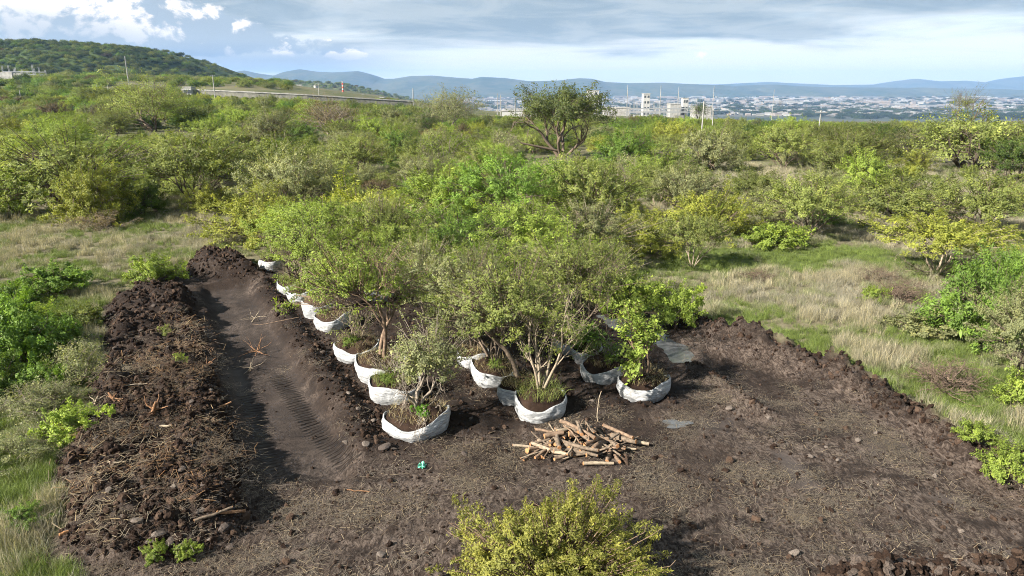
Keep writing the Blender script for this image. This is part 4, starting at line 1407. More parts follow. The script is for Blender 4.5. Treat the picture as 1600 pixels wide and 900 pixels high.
kinds = ['dome1', 'dome2', 'dome3', 'dome4', 'dome5', 'umb1', 'umb2', 'thin1', 'tree1', 'tree3', 'thin2']
kp = np.array([.11, .11, .10, .09, .09, .15, .17, .05, .05, .05, .03])
cols = ['olive', 'yellow', 'lime', 'green', 'deep', 'sage', 'brown']
far_pts = []
for i, (sz_, x, y, z, r, px, py) in enumerate(cand):
    kd = kinds[rs.choice(len(kinds), p=kp)]
    tone = fbm(np.array([x / 12]), np.array([y / 12]), 91, 2)[0]
    pc = np.array([.36, .08, .30, .10, .07, .07, .02]) if tone > 0.5 else np.array([.38, .07, .20, .07, .10, .14, .04])
    if px > 1150:
        pc = pc + np.array([.25, .02, 0, -.04, .02, .08, .03]).clip(-.04)
    cn = cols[rs.choice(7, p=pc / pc.sum())]
    h = KIND[kd][2] / KIND[kd][3] * r * rs.uniform(0.85, 1.2)
    if y > 110:
        h *= 0.95
    colr = np.array(CC[cn]) * rs.uniform(0.62, 1.2)
    if i < 285:
        zn = [n for a, b, n in ZCOL if a <= px < b][0]
        dist = 'near' if y < 62 else ('middle' if y < 105 else 'far')
        form = {'thin': 'twiggy shrub', 'umb1': 'flat-topped thorn shrub', 'umb2': 'flat-topped thorn shrub', 'tree': 'small tree'}.get(kd if kd in ('umb1', 'umb2') else kd[:4], 'domed thorn shrub')
        plant('thorn_shrub', kd, (x, y, z - 0.1), 2 * r, h, tuple(colr), '%s%s %s in the %s scrub %s' % ('large ' if sz_ > 100 else ('small ' if sz_ < 55 else ''), CNAME[cn], form, dist, zn), 'shrub', '%s shrubs in the %s scrub %s' % (CNAME[cn], dist, zn), rs.uniform(0, 6.28))
    else:
        far_pts.append((x, y, z - 0.1, r, h, kd, cn))

# everything smaller and farther than those: one mass of scrub
fk, fkey = [], {}
for kd in ('dome1', 'dome2', 'dome3', 'dome5', 'umb2'):
    fkey[kd] = len(fk)
    fk.append(proto('scrub', len(fk), KIND[kd][1]))
ft = []
fp, fr, fs, fi = [], [], [], []
for (x, y, z, r, h, kd, cn) in far_pts:
    if kd not in ('dome1', 'dome2', 'dome3', 'dome5', 'umb2'):
        kd = 'dome3'
    fp.append((x, y, z))
    fr.append((0, 0, rs.uniform(0, 6.28)))
    fs.append((r / KIND[kd][3], r / KIND[kd][3], h / KIND[kd][2]))
    fi.append(fkey[kd])
    ft.append(np.array(CC[cn]) * rs.uniform(0.6, 1.15))
# scrub from there to the rim of the plateau and the foot of the hill
N2 = 9000
ya = np.sqrt(rs.uniform(300 ** 2, 900 ** 2, N2))
xa = (rs.random(N2) * 2 - 1) * 0.85 * ya
za = height(xa, ya)
den = fbm(xa / 60, ya / 60, 78, 3)
for x, y, z, dd in zip(xa, ya, za, den):
    if dd < 0.40 or z < -60:
        continue
    r = rs.uniform(2.0, 4.5)
    if not low_enough(x, y, z, r * 1.2):
        r = rs.uniform(1.0, 1.8)
        if not low_enough(x, y, z, r * 1.2):
            continue
    kd = ('dome1', 'dome3', 'dome5', 'umb2')[rs.integers(4)]
    cn = cols[rs.choice(7, p=[.32, .05, .15, .17, .17, .10, .04])]
    fp.append((x, y, z - 0.2))
    fr.append((0, 0, rs.uniform(0, 6.28)))
    fs.append((r / 2.0, r / 2.0, r / 2.0 * rs.uniform(0.8, 1.1)))
    fi.append(fkey[kd])
    ft.append(np.array(CC[cn]) * rs.uniform(0.6, 1.15))
scatter('scrub', fp, fr, fs, fi, fk, 'distant mass of green and olive thorn scrub across the plain', 'scrub', ft)
# trees that cover the hill
def cover(name, grid3, n3, part, pc, rlo, rhi, blo, bhi, label):
    X_, Y_, Z_ = grid3
    ix = rs.integers(0, X_.shape[1] - 1, n3)
    iy = (rs.random(n3) * (X_.shape[0] * part - 2)).astype(int)
    a, b = rs.random(n3), rs.random(n3)

    def bil(Q):
        return (Q[iy, ix] * (1 - a) + Q[iy, ix + 1] * a) * (1 - b) + (Q[iy + 1, ix] * (1 - a) + Q[iy + 1, ix + 1] * a) * b
    hx, hy, hzv = bil(X_), bil(Y_), bil(Z_)
    cnh = rs.choice(7, n3, p=pc)
    kh = np.array(['dome1', 'dome3', 'dome5', 'umb2'])[rs.integers(0, 4, n3)]
    rr_ = rs.uniform(rlo, rhi, n3)
    scatter(name, np.stack([hx, hy, hzv - 0.5], -1), np.stack([0 * hx, 0 * hx, rs.uniform(0, 6.28, n3)], -1), np.stack([rr_ / 2, rr_ / 2, rr_ / 2 * 0.95], -1),
            [fkey[k] for k in kh], fk, label, 'woodland', [np.array(CC[cols[c]]) * rs.uniform(blo, bhi) for c in cnh])


cover('hillside_trees', HILL, 7000, 0.82, [.36, .03, .10, .17, .30, .02, .02], 2.2, 4.8, 0.4, 0.85, 'wooded cover of small trees over the whole hill')
cover('low_hill_trees', LOWH, 3500, 0.85, [.38, .03, .10, .14, .27, .04, .04], 3.0, 7.0, 0.5, 0.9, 'scattered small trees over the low green hill behind the works')

# ------------------------------------------------------------------ grass
rg = np.random.default_rng(55)
gp = []
STRAW, STRAW2, GREENG, GREYG = (0.31, 0.29, 0.215), (0.27, 0.255, 0.205), (0.135, 0.185, 0.05), (0.20, 0.215, 0.12)
for i in range(3):
    gp.append(proto('grass_tuft', len(gp), blades('straw_tuft', rg, 90, 0.24, 0.55, 0.008, 0.4), STRAW))
for i in range(3):
    gp.append(proto('grass_tuft', len(gp), blades('grey_tuft', rg, 90, 0.26, 0.42, 0.008, 0.55), STRAW2))
for i in range(3):
    gp.append(proto('grass_tuft', len(gp), blades('green_tuft', rg, 90, 0.22, 0.30, 0.008, 0.6), GREENG))
for i in range(2):
    gp.append(proto('grass_tuft', len(gp), blades('olive_tuft', rg, 90, 0.26, 0.38, 0.008, 0.7), GREYG))
N = 80000
y = 9 + (85 - 9) * rg.random(N) ** 1.25
x = (rg.random(N) * 2 - 1) * (0.80 * y + 2.5)
k = (inside_dist(P_SOIL, x, y) + (fbm(x * 1.3, y * 1.3, 21, 4) - 0.5) * 0.9 < -0.02) & (rg.random(N) < 0.25 + 0.9 * ssn(fbm(x * 0.9, y * 0.9, 68, 3), 0.36, 0.52))
x, y = x[k], y[k]
z = height(x, y)
gr_ = 0.43 + np.maximum.reduce([ssn(inside_dist(P_GREENR, x, y), -2, 1.5) * 0.35, ssn(inside_dist(P_GREENR2, x, y), -1, 1) * 0.3, ssn(inside_dist(P_GREENL, x, y), -2, 2) * 0.3])
gr_ = gr_ + (fbm(x * 0.4, y * 0.4, 61, 4) - 0.5) * 1.3 + rg.normal(0, 0.10, len(x))
typ = np.where(gr_ > 0.52, rg.integers(6, 9, len(x)), np.where(gr_ > 0.38, rg.integers(9, 11, len(x)), np.where(fbm(x * .7, y * .7, 66, 2) > 0.48, rg.integers(0, 3, len(x)), rg.integers(3, 6, len(x)))))
s_ = rg.uniform(0.45, 1.0, len(x)) * (1 + ssn(y, 35, 80) * 0.5)
scatter('grass', np.stack([x, y, z], -1), np.stack([rg.normal(0, .1, len(x)), rg.normal(0, .1, len(x)), rg.uniform(0, 6.28, len(x))], -1), s_, typ, gp,
        'straw-coloured and green grass round the bare soil', 'grass', np.array([STRAW] * 3 + [STRAW2] * 3 + [GREENG] * 3 + [GREYG] * 2)[typ] * rg.uniform(0.75, 1.15, (len(x), 1)))

# ------------------------------------------------------------------ clods, stones, straw litter


def stone_mesh(name, seed, sub, cuts, amp, mats, squash=0.75):
    bm = bmesh.new()
    bmesh.ops.create_icosphere(bm, subdivisions=sub, radius=1.0)
    r_ = random.Random(seed)
    pl = []
    for _ in range(cuts):
        n_ = Vector((r_.gauss(0, 1), r_.gauss(0, 1), r_.gauss(0, 1))).normalized()
        pl.append((n_, r_.uniform(0.45, 0.8)))
    off = Vector((seed * 3.1, seed * 1.7, 0))
    for v in bm.verts:
        for n_, d_ in pl:
            q = v.co.dot(n_)
            if q > d_:
                v.co -= n_ * (q - d_)
        v.co *= 1 + amp * mnoise.fractal(v.co * 1.6 + off, 1.0, 2.0, 3)
        v.co.z *= squash
    me = bpy.data.meshes.new(name)
    bm.to_mesh(me)
    bm.free()
    for q in mats:
        me.materials.append(q)
    return me


cp = [proto('soil_clod', i, stone_mesh('soil_clod', 10 + i, 2, 2, 0.45, [M['clod']])) for i in range(6)]
N = 110000
y = 9 + 34 * rg.random(N) ** 1.2
x = (rg.random(N) * 2 - 1) * (0.78 * y + 1)
d = near_parts(x, y)
pr = np.maximum.reduce([ssn(d['heap'], -0.1, 0.3) * 1.0, ssn(d['hend'], -0.2, 0.3), np.exp(-(d['berm'] / 0.7) ** 2) * 0.9, np.exp(-(d['spine'] / 0.6) ** 2) * 0.6, np.exp(-(d['ditch'] / 0.6) ** 2) * 0.7,
                        ssn(d['mound'], -0.2, 0.3), ssn(d['bags'], -0.3, 0.5) * 0.3, np.exp(-(d['side'] / 0.4) ** 2) * 0.6, ssn(d['trough'], -0.2, 0.2) * 0.15, np.full(N, 0.13)])
pr = pr * ssn(d['soil'], 0.0, 0.15) * (1 - ssn(d['trench'], -0.1, 0.1) * 0.92) * (1 - ssn(d['puddle'], -0.5, -0.3))
k = rg.random(N) < pr
x, y, pr = x[k], y[k], pr[k]
z = height(x, y)
s_ = np.exp(rg.normal(-3.5, 0.6, len(x))) * (0.55 + 0.75 * pr)
s_ = np.clip(s_, 0.012, 0.11)
scatter('soil_clods', np.stack([x, y, z + s_ * 0.2], -1), rg.uniform(0, 6.28, (len(x), 3)), s_, rg.integers(0, 6, len(x)), cp, 'loose dark clods of earth over heap, berm and ditch', 'soil')

lp = []
for i in range(5):
    n = 70
    V, Q = [], []
    for b in range(n):
        a0, l, wd_ = rg.uniform(0, 6.28), rg.uniform(0.04, 0.2), rg.uniform(0.0015, 0.004)
        c_ = np.array((*rg.normal(0, 0.22, 2), rg.uniform(0.008, 0.045)))
        dd = np.array((math.cos(a0), math.sin(a0), rg.normal(0, 0.12)))
        s0 = np.array((-math.sin(a0), math.cos(a0), 0.0)) * wd_
        V += [c_ - dd * l / 2 - s0, c_ - dd * l / 2 + s0, c_ + dd * l / 2 + s0, c_ + dd * l / 2 - s0]
        Q.append((4 * b, 4 * b + 1, 4 * b + 2, 4 * b + 3))
    lp.append(proto('straw', i, mesh_np('straw', np.array(V), [np.array(Q)], [M['blade']], None, {'v': ('FACE', rg.random(n))}), ((0.34, 0.27, 0.18), (0.26, 0.20, 0.14), (0.20, 0.155, 0.115), (0.30, 0.24, 0.15), (0.16, 0.11, 0.08))[i]))
N = 8500
y = 9 + 17 * rg.random(N)
x = (rg.random(N) * 2 - 1) * (0.78 * y + 1)
d = near_parts(x, y)
pr = ssn(d['soil'], 0.1, 0.5) * (0.04 + 0.9 * ssn(fbm(x * 0.8, y * 0.8, 71, 4), 0.50, 0.68)) * (1 - 0.35 * ssn(d['heap'], -0.1, 0.2)) * (1 - ssn(d['trench'], -0.1, 0.1) * 0.9) * (1 - 0.7 * ssn(d['bags'], -0.3, 0.3))
k = rg.random(N) < pr
x, y = x[k], y[k]
ti_ = rg.integers(0, 5, len(x))
scatter('straw_litter', np.stack([x, y, height(x, y)], -1), np.stack([0 * x, 0 * x, rg.uniform(0, 6.28, len(x))], -1), rg.uniform(0.7, 1.3, len(x)), ti_, lp, 'dry straw and chaff pressed into the cleared soil', 'straw',
        np.array([(0.22, 0.19, 0.155), (0.16, 0.135, 0.11), (0.11, 0.09, 0.076), (0.19, 0.16, 0.125), (0.075, 0.057, 0.048)])[ti_])

N = 2600
y = 9 + 24 * rg.random(N)
x = -12 + 12 * rg.random(N)
d = near_parts(x, y)
k = (np.maximum(d['heap'], d['hend']) > 0.65) & (rg.random(N) < 0.2 + ssn(fbm(x * 1.1, y * 1.1, 73, 3), 0.4, 0.6))
x, y = x[k], y[k]
ti_ = rg.integers(0, 4, len(x))
scatter('root_fibres', np.stack([x, y, height(x, y) + 0.03], -1), np.stack([rg.normal(0, .2, len(x)), rg.normal(0, .2, len(x)), rg.uniform(0, 6.28, len(x))], -1), rg.uniform(0.9, 2.0, len(x)), rg.integers(0, 5, len(x)), lp,
        'dry roots and grass fibres mixed through the spoil heap', 'roots', np.array([(0.13, 0.10, 0.075), (0.17, 0.105, 0.06), (0.09, 0.07, 0.05), (0.20, 0.165, 0.12)])[ti_])

# stones one can pick out
sm_ = [stone_mesh('stone', 40 + i, 2, 7, 0.10, [M['rock'] if i % 3 else M['rock_dark']], 0.5) for i in range(7)]


def stone(px, py, wpx, label, group=None, k=None):
    p = on_ground(px, py)
    r = wpx * depth_of(p) / FPX / 2
    o = link('stone', sm_[rg.integers(0, 7) if k is None else k], None, p + Vector((0, 0, r * 0.30)), 0, r * 1.1)
    o.rotation_euler = (rg.uniform(-.4, .4), rg.uniform(-.4, .4), rg.uniform(0, 6.28))
    tag(o, label, 'stone', group)


FRONT = 'stones on the front of the spoil heap'
for q in [(213, 818, 22), (170, 772, 12), (285, 735, 14), (332, 735, 18), (340, 662, 14), (385, 718, 10), (313, 800, 14), (248, 838, 24), (268, 848, 18), (330, 845, 14), (350, 828, 20),
          (395, 812, 12), (335, 790, 14), (238, 850, 20), (195, 810, 16), (272, 762, 12), (290, 770, 10), (225, 762, 9), (152, 690, 10), (292, 675, 12), (370, 690, 10), (300, 700, 9), (255, 800, 10),
          (180, 830, 12), (360, 858, 14), (345, 768, 12), (318, 758, 12), (372, 790, 10)]:
    stone(*q, 'grey stone lying on the front of the spoil heap', FRONT)
BACK = 'stones scattered over the rear of the spoil heap'
for q in [(240, 480, 7), (222, 520, 9), (205, 525, 8), (262, 545, 7), (300, 498, 6), (180, 545, 8), (320, 565, 8), (278, 600, 9), (240, 575, 8), (300, 630, 9), (220, 610, 8), (195, 580, 7), (330, 610, 8)]:
    stone(*q, 'small stone on the rear of the spoil heap', BACK)
DIT = 'stones along the ditch beside the left row'
for q in [(541, 693, 12), (571, 697, 14), (601, 701, 20), (616, 703, 10), (505, 552, 10), (515, 560, 8), (545, 615, 10), (560, 640, 9), (568, 660, 9), (480, 520, 7), (660, 693, 8), (583, 660, 9)]:
    stone(*q, 'brown stone in the ditch along the left row of bags', DIT)
OPEN = 'flat stones scattered on the open soil'
for q in [(727, 712, 13), (1205, 690, 10), (1265, 715, 13), (1340, 690, 10), (1140, 640, 14), (925, 628, 10), (1240, 865, 16), (595, 868, 16),
          (1370, 680, 10), (1200, 655, 12), (1310, 720, 9), (1500, 832, 12), (1460, 745, 10), (1290, 700, 8), (735, 655, 7)]:
    stone(*q, 'flat greyish stone lying on the open soil', OPEN)
CRUST = 'crumbly soil lumps on the mound at the lower right'
lump_m = [stone_mesh('soil_lump', 80 + i, 3, 3, 0.75, [M['clod_pale']], 0.6) for i in range(3)]
for q in [(1310, 880, 26), (1352, 884, 36), (1383, 890, 28), (1420, 882, 22), (1450, 886, 26), (1490, 884, 30), (1518, 886, 26), (1405, 898, 22), (1475, 897, 22), (1545, 893, 22), (1335, 898, 18)]:
    p = on_ground(q[0], q[1])
    r = q[2] * depth_of(p) / FPX / 2
    o = link('soil_lump', lump_m[rg.integers(0, 3)], None, p + Vector((0, 0, r * 0.1)), rg.uniform(0, 6.28), r)
    tag(o, 'big crumbly lump of dry soil on the lower right mound', 'soil lump', CRUST)
# ------------------------------------------------------------------ cut logs
rl = np.random.default_rng(5)
lc = on_ground(905, 702)
LOGS = []


def log(loc, az_, L, r, bend, mat, label, group=None, pitch=0.0, name='log'):
    t_ = np.linspace(-0.5, 0.5, 7)
    pts = np.stack([t_ * L, bend * L * (0.25 - t_ ** 2) * np.sign(rl.normal()) + rl.normal(0, 0.006, 7), rl.normal(0, 0.006, 7)], -1)
    rad = r * np.linspace(1.0, rl.uniform(0.7, 0.95), 7) * (1 + rl.normal(0, 0.05, 7))
    mb = MB()
    mb.tube(pts, rad, 9, cap=True)
    o = link(name, mb.mesh(name, [M[mat]], True), None, loc)
    o.rotation_euler = (rl.uniform(0, 6.28), pitch, az_)
    o.rotation_mode = 'XYZ'
    for e, sgn in ((0, -1), (6, 1)):
        cb = MB()
        d = unit(pts[1] - pts[0]) if e == 0 else unit(pts[6] - pts[5])
        p0 = pts[e] - d * 0.002 * (1 if e == 0 else 0) + d * (0 if e == 0 else 0.0)
        q = pts[e] + d * sgn * 0.006
        cb.tube([pts[e] - d * sgn * 0.01, q], [rad[e] * 0.97, rad[e] * 0.93], 9, cap=True)
        link('cut_end', cb.mesh('cut_end', [M['cut']]), o)
    tag(o, label, 'log', group)
    return o


GL = 'cut branches heaped in the log pile'
for i in range(84):
    f = math.sqrt(rl.random())
    a = rl.uniform(0, 6.28)
    ex, ey = 1.25 * f * math.cos(a), 0.62 * f * math.sin(a)
    L = rl.uniform(0.4, 0.9) if rl.random() < 0.6 else rl.uniform(0.9, 1.6)
    r = rl.uniform(0.02, 0.07) * (1.1 if L < 0.8 else 0.85)
    x, y = lc.x + ex, lc.y + 0.15 + ey
    lay = (1 - f) * 0.42 * rl.random() + 0.10 * (i % 3) * (1 - 0.6 * f)
    az_ = rl.choice([rl.normal(0.5, 0.4), rl.normal(-0.6, 0.4), rl.normal(1.4, 0.5)])
    mt = ('bark_red', 'bark_pale', 'bark', 'bark_red', 'bark')[rl.integers(5)]
    tone_ = dict(bark_red='brown', bark_pale='pale', bark='grey-brown', twig='grey')[mt]
    where = ('left end' if ex < -0.45 else ('right end' if ex > 0.45 else 'middle'))
    lab = '%s %s %s at the %s of the log pile' % ('long' if L > 0.95 else 'short', 'thick' if r > 0.045 else 'thin', tone_ + (' log' if r > 0.035 else ' branch'), where)
    log((x, y, hz(x, y) + r + lay), az_, L, r, rl.uniform(0, 0.25), mt, lab, GL, rl.normal(0, 0.10))
p = on_ground(838, 702)
log((p.x, p.y, p.z + 0.08), -0.12, 1.25, 0.04, 0.12, 'bark_pale', 'long pale branch sticking out at the left foot of the log pile')
p = on_ground(868, 712)
log((p.x, p.y, p.z + 0.12), -0.5, 0.9, 0.055, 0.10, 'bark_pale', 'pale log lying across the lower left corner of the log pile')
p = on_ground(935, 728)
log((p.x, p.y, p.z + 0.07), 0.02, 0.75, 0.05, 0.06, 'bark_pale', 'single pale log lying in front of the log pile')
p = on_ground(965, 690)
log((p.x, p.y, p.z + 0.30), -0.85, 1.0, 0.05, 0.10, 'bark_red', 'long brown log slanting down the right end of the log pile')
p = on_ground(936, 655)
o = log((p.x, p.y, p.z + 0.38), 1.2, 0.85, 0.016, 0.22, 'bark_pale', 'thin bent stick standing upright behind the log pile', None, -1.25, 'stick')
o['category'] = 'stick'
for (px, py, az_, L, r, mt, lab) in [(345, 640, 0.6, 0.6, 0.035, 'splint', 'short orange splintered branch at the right edge of the spoil heap'), (352, 632, -0.9, 0.5, 0.025, 'bark_pale', 'thin pale stick crossing the orange splintered branch'),
                                     (258, 673, -0.15, 0.42, 0.03, 'bark_pale', 'pale broken stick in the middle of the spoil heap'), (335, 812, 0.55, 0.75, 0.035, 'bark', 'grey-brown branch lying among the front stones of the heap'),
                                     (362, 806, 0.7, 0.6, 0.04, 'splint', 'reddish branch beside the grey-brown one on the front of the heap'), (560, 772, 0.2, 0.5, 0.014, 'splint', 'thin reddish stick on the soil near the trench mouth'),
                                     (205, 612, 0.3, 0.9, 0.018, 'bark_pale', 'long thin pale stick across the upper heap'), (180, 730, -0.2, 0.6, 0.014, 'bark_pale', 'thin curved stick on the lower left of the heap'),
                                     (105, 838, 0.9, 0.25, 0.03, 'cut', 'small orange wood chip at the lower left foot of the heap')]:
    p = on_ground(px, py)
    o = log((p.x, p.y, p.z + r + 0.06), az_, L, r, 0.12, mt, lab, None, rl.normal(0, 0.15), 'stick')
    o['category'] = 'stick'


# uprooted stumps and roots
def stump(px, py, size, nroot, thick, mat, label, flat=0.5):
    p = on_ground(px, py)
    e = empty('uprooted_stump', p + Vector((0, 0, 0.04)), rl.uniform(0, 6.28))
    mb = MB()
    ax = unit(np.array((rl.normal(0, 0.5), rl.normal(0, 0.5), 1.0)))
    mb.tube([ax * size * t_ for t_ in (-0.1, 0.2, 0.45, 0.7)], [thick * 1.25, thick, thick * 0.9, thick * 0.55], 8)
    link('stem', mb.mesh('stem', [M[mat]], True), e)
    for i in range(nroot):
        a = i * 6.28 / nroot + rl.normal(0, 0.3)
        d = np.array((math.cos(a), math.sin(a), rl.uniform(-0.1, flat)))
        pts = [ax * size * 0.15]
        for j in range(5):
            d = unit(d + rl.normal(0, 0.28, 3))
            pts.append(pts[-1] + d * size * rl.uniform(0.14, 0.24))
        rb = MB()
        rb.tube(pts, thick * np.linspace(0.6, 0.12, 6), 6)
        link('root', rb.mesh('root', [M[mat]], True), e)
    tag(e, label, 'stump')


stump(180, 628, 0.4, 5, 0.045, 'splint', 'splintered orange stump at the left of the upper spoil heap')
stump(240, 648, 0.55, 4, 0.05, 'splint', 'tall orange splintered stump in the middle of the spoil heap', 0.8)
stump(150, 632, 0.35, 4, 0.035, 'bark_pale', 'small pale root stub beside the splintered orange stump')
stump(395, 503, 0.7, 7, 0.02, 'bark_pale', 'pale forked roots in the upper trench', 0.9)
stump(400, 556, 0.75, 12, 0.018, 'splint', 'tangle of reddish roots in the middle of the trench', 0.5)
stump(392, 580, 0.6, 7, 0.02, 'bark_pale', 'thin pale roots just below the reddish root tangle', 0.4)
stump(322, 575, 0.4, 5, 0.035, 'splint', 'orange root stub on the heap edge above the trench')

# scrap of green plastic
p = on_ground(660, 731)
bm = bmesh.new()
bmesh.ops.create_grid(bm, x_segments=8, y_segments=8, size=0.11)
for v in bm.verts:
    v.co.z = 0.05 + 0.10 * mnoise.noise(v.co * 14) + 0.05 * mnoise.noise(v.co * 30)
    v.co.x *= 0.8 + 0.4 * mnoise.noise(v.co * 6 + Vector((4, 0, 0)))
me = bpy.data.meshes.new('plastic_scrap')
bm.to_mesh(me)
bm.free()
me.materials.append(M['green_plastic'])
o = link('plastic_scrap', me, None, p)
md = o.modifiers.new('thickness', 'SOLIDIFY')
md.thickness = 0.004
tag(o, 'crumpled scrap of green plastic on the soil before the left row', 'plastic scrap')


# ------------------------------------------------------------------ walls, poles and buildings beyond the scrub
def long_wall(name, ctrl, face_h, label, cat, mat):
    pts = [W(*c) for c in ctrl]
    fine_ = []
    for a, b in zip(pts[:-1], pts[1:]):
        for k in range(6):
            fine_.append(a.lerp(b, k / 6))
    fine_.append(pts[-1])
    e = empty(name, fine_[0])
    o0 = np.array(fine_[0])
    fb_, cb = MB(), MB()
    nseg = len(fine_) - 1
    for si, (a, b) in enumerate(zip(fine_[:-1], fine_[1:])):
        a, b = np.array(a) - o0, np.array(b) - o0
        n_ = unit(np.array((-(b - a)[1], (b - a)[0], 0.0)))
        for mb, t_, top, bot in ((fb_, 0.3, 0.0, -face_h), (cb, 0.55, 0.45, 0.003)):
            V = []
            for q in (a, b):
                for s_ in (-1, 1):
                    for h in (bot, top):
                        V.append(q + n_ * t_ * s_ + np.array((0, 0, h)))
            mb.add(V, [(0, 1, 5, 4), (2, 6, 7, 3), (1, 3, 7, 5), (0, 4, 6, 2)] + ([(0, 2, 3, 1)] if si == 0 else []) + ([(4, 5, 7, 6)] if si == nseg - 1 else []))
    link('face', fb_.mesh('face', [M[mat]]), e)
    link('coping', cb.mesh('coping', [M['white_conc']]), e)
    tag(e, label, cat)


long_wall('retaining_wall', [(284, 140, 338), (400, 145, 334), (480, 149, 335), (560, 154, 340), (645, 159, 346)], 8, 'long pale-topped grey stone retaining wall below the wooded hill', 'wall', 'grey_conc')
long_wall('boundary_wall', [(-60, 122, 540), (40, 128, 510), (110, 132, 480), (185, 136.5, 440)], 4, 'whitish boundary wall running from the substation along the hill foot', 'wall', 'white_conc')


def pole(px, ytop, ybase, Y, label, arms=1, r=0.16, mat='white_conc', sink=0.0):
    top = W(px, ytop, Y)
    z0 = hz(top.x, Y)
    e = empty('utility_pole', (top.x, Y, z0 - 0.3))
    H_ = top.z - z0 + 0.3
    mb = MB()
    mb.tube([(0, 0, 0), (0, 0, H_ * 0.5), (0, 0, H_)], [r, r * 0.85, r * 0.65], 8)
    link('post', mb.mesh('post', [M[mat]], True), e)
    for k in range(arms):
        ab = MB()
        zz_ = H_ - 0.4 - k * 0.9
        ab.box((-1.0, -0.06 - r, zz_ - 0.06), (1.0, 0.06 - r, zz_ + 0.06))
        arm = link('crossarm', ab.mesh('crossarm', [M['steel']]), e)
        for s_ in (-0.9, 0.0, 0.9):
            ib = MB()
            ib.tube([(s_, -r, zz_ + 0.06), (s_, -r, zz_ + 0.28)], [0.05, 0.035], 6)
            link('insulator', ib.mesh('insulator', [M['grey_conc']]), arm)
    tag(e, label, 'utility pole')


for a in [(1283, 172, 208, 118, 'white utility pole standing alone right of the pair', 1, 0.13), (1100, 158, 198, 150, 'taller white pole of the close pair of poles', 0, 0.17), (1115, 170, 198, 150, 'shorter white pole of the close pair, with crossarm', 1, 0.13),
          (962, 166, 197, 165, 'white pole right beside the lone dark-trunked tree', 0, 0.15), (195, 88, 130, 420, 'tall slightly leaning pale mast in front of the wooded hill', 0, 0.35), (332, 117, 158, 300, 'tall pale pole in front of the right slope of the hill', 1, 0.22),
          (645, 138, 166, 330, 'pale pole at the right end of the long pale wall', 0, 0.25), (805, 152, 182, 330, 'white pole left of the lone tree, by the low white wall', 1, 0.28), (777, 146, 170, 420, 'thin grey pole farther behind, left of the lone tree', 0, 0.25),
          (782, 148, 170, 430, 'second thin grey pole close to the first, left of the lone tree', 0, 0.22), (895, 138, 160, 500, 'thin grey mast rising behind the crown of the lone tree', 0, 0.25), (981, 133, 160, 520, 'thin mast right of the white block building', 0, 0.3),
          (1033, 133, 162, 520, 'thin mast right of the white framed tower', 0, 0.3), (1061, 135, 160, 560, 'thin mast above the white sheds left of the pole pair', 0, 0.3), (1116, 135, 160, 600, 'faint tall mast behind the pole pair', 0, 0.3),
          (1210, 140, 165, 700, 'faint thin mast above the city left of the slim tree', 0, 0.3), (30, 140, 152, 300, 'short grey pole in the scrub below the substation', 0, 0.18), (151, 132, 146, 330, 'short grey pole before the whitish boundary wall', 0, 0.18),
          (168, 133, 148, 335, 'other short grey pole before the boundary wall, nearer the mast', 0, 0.18), (497, 128, 150, 400, 'slim pole beside the white silo', 0, 0.2)]:
    pole(a[0], a[1], a[2], a[3], a[4], a[5], a[6])


def gantry(name, px0, px1, ytop, Y, nb, label, cat='substation', extra=()):
    """steel frames of an open-air substation"""
    a, b = W(px0, ytop, Y), W(px1, ytop, Y)
    z0 = min(hz(a.x, Y), hz(b.x, Y)) - 0.5
    e = empty(name, (a.x, Y, z0))
    H_, L_ = a.z - z0, b.x - a.x
    rng = np.random.default_rng(int(px0) + 3)
    for r_ in range(2):
        yy = r_ * 12.0
        for i in range(nb + 1):
            x = L_ * i / nb
            h = H_ * rng.uniform(0.6, 1.0)
            cb = MB()
            for sx in (-0.35, 0.35):
                cb.box((x + sx - 0.09, yy - 0.09, 0), (x + sx + 0.09, yy + 0.09, h))
            for k in range(5):
                zz_ = h * (k + 0.5) / 5
                cb.box((x - 0.35, yy - 0.05, zz_ - 0.07), (x + 0.35, yy + 0.05, zz_ + 0.07))
            link('column', cb.mesh('column', [M['steel']]), e)
        for h in (0.58, 0.42):
            bb = MB()
            bb.box((0, yy - 0.2, H_ * h - 0.2), (L_, yy + 0.2, H_ * h + 0.2))
            link('beam', bb.mesh('beam', [M['steel']]), e)
    for (fx, w_, h_, mt) in extra:
        xb = MB()
        xb.box((L_ * fx, -6, 0), (L_ * fx + w_, -2, h_))
        link('equipment_block', xb.mesh('equipment_block', [M[mt]]), e)
    tag(e, label, cat)


gantry('substation', 2, 52, 100, 520, 5, 'grey steel frames of the substation at the foot of the wooded hill', 'substation', [(0.05, 9, 7, 'white_conc'), (0.5, 7, 6, 'white_conc')])
gantry('substation', 790, 836, 160, 380, 5, 'white steel frames behind a low white wall left of the lone tree', 'substation', [(0.0, 6, 4, 'white_paint'), (0.55, 5, 4.5, 'white_paint')])
gantry('substation', 985, 1082, 156, 480, 9, 'wide row of white steel frames and equipment right of the white block building', 'substation', [(0.05, 5, 4, 'white_conc'), (0.35, 4, 5, 'grey_conc'), (0.7, 6, 4, 'grey_conc')])


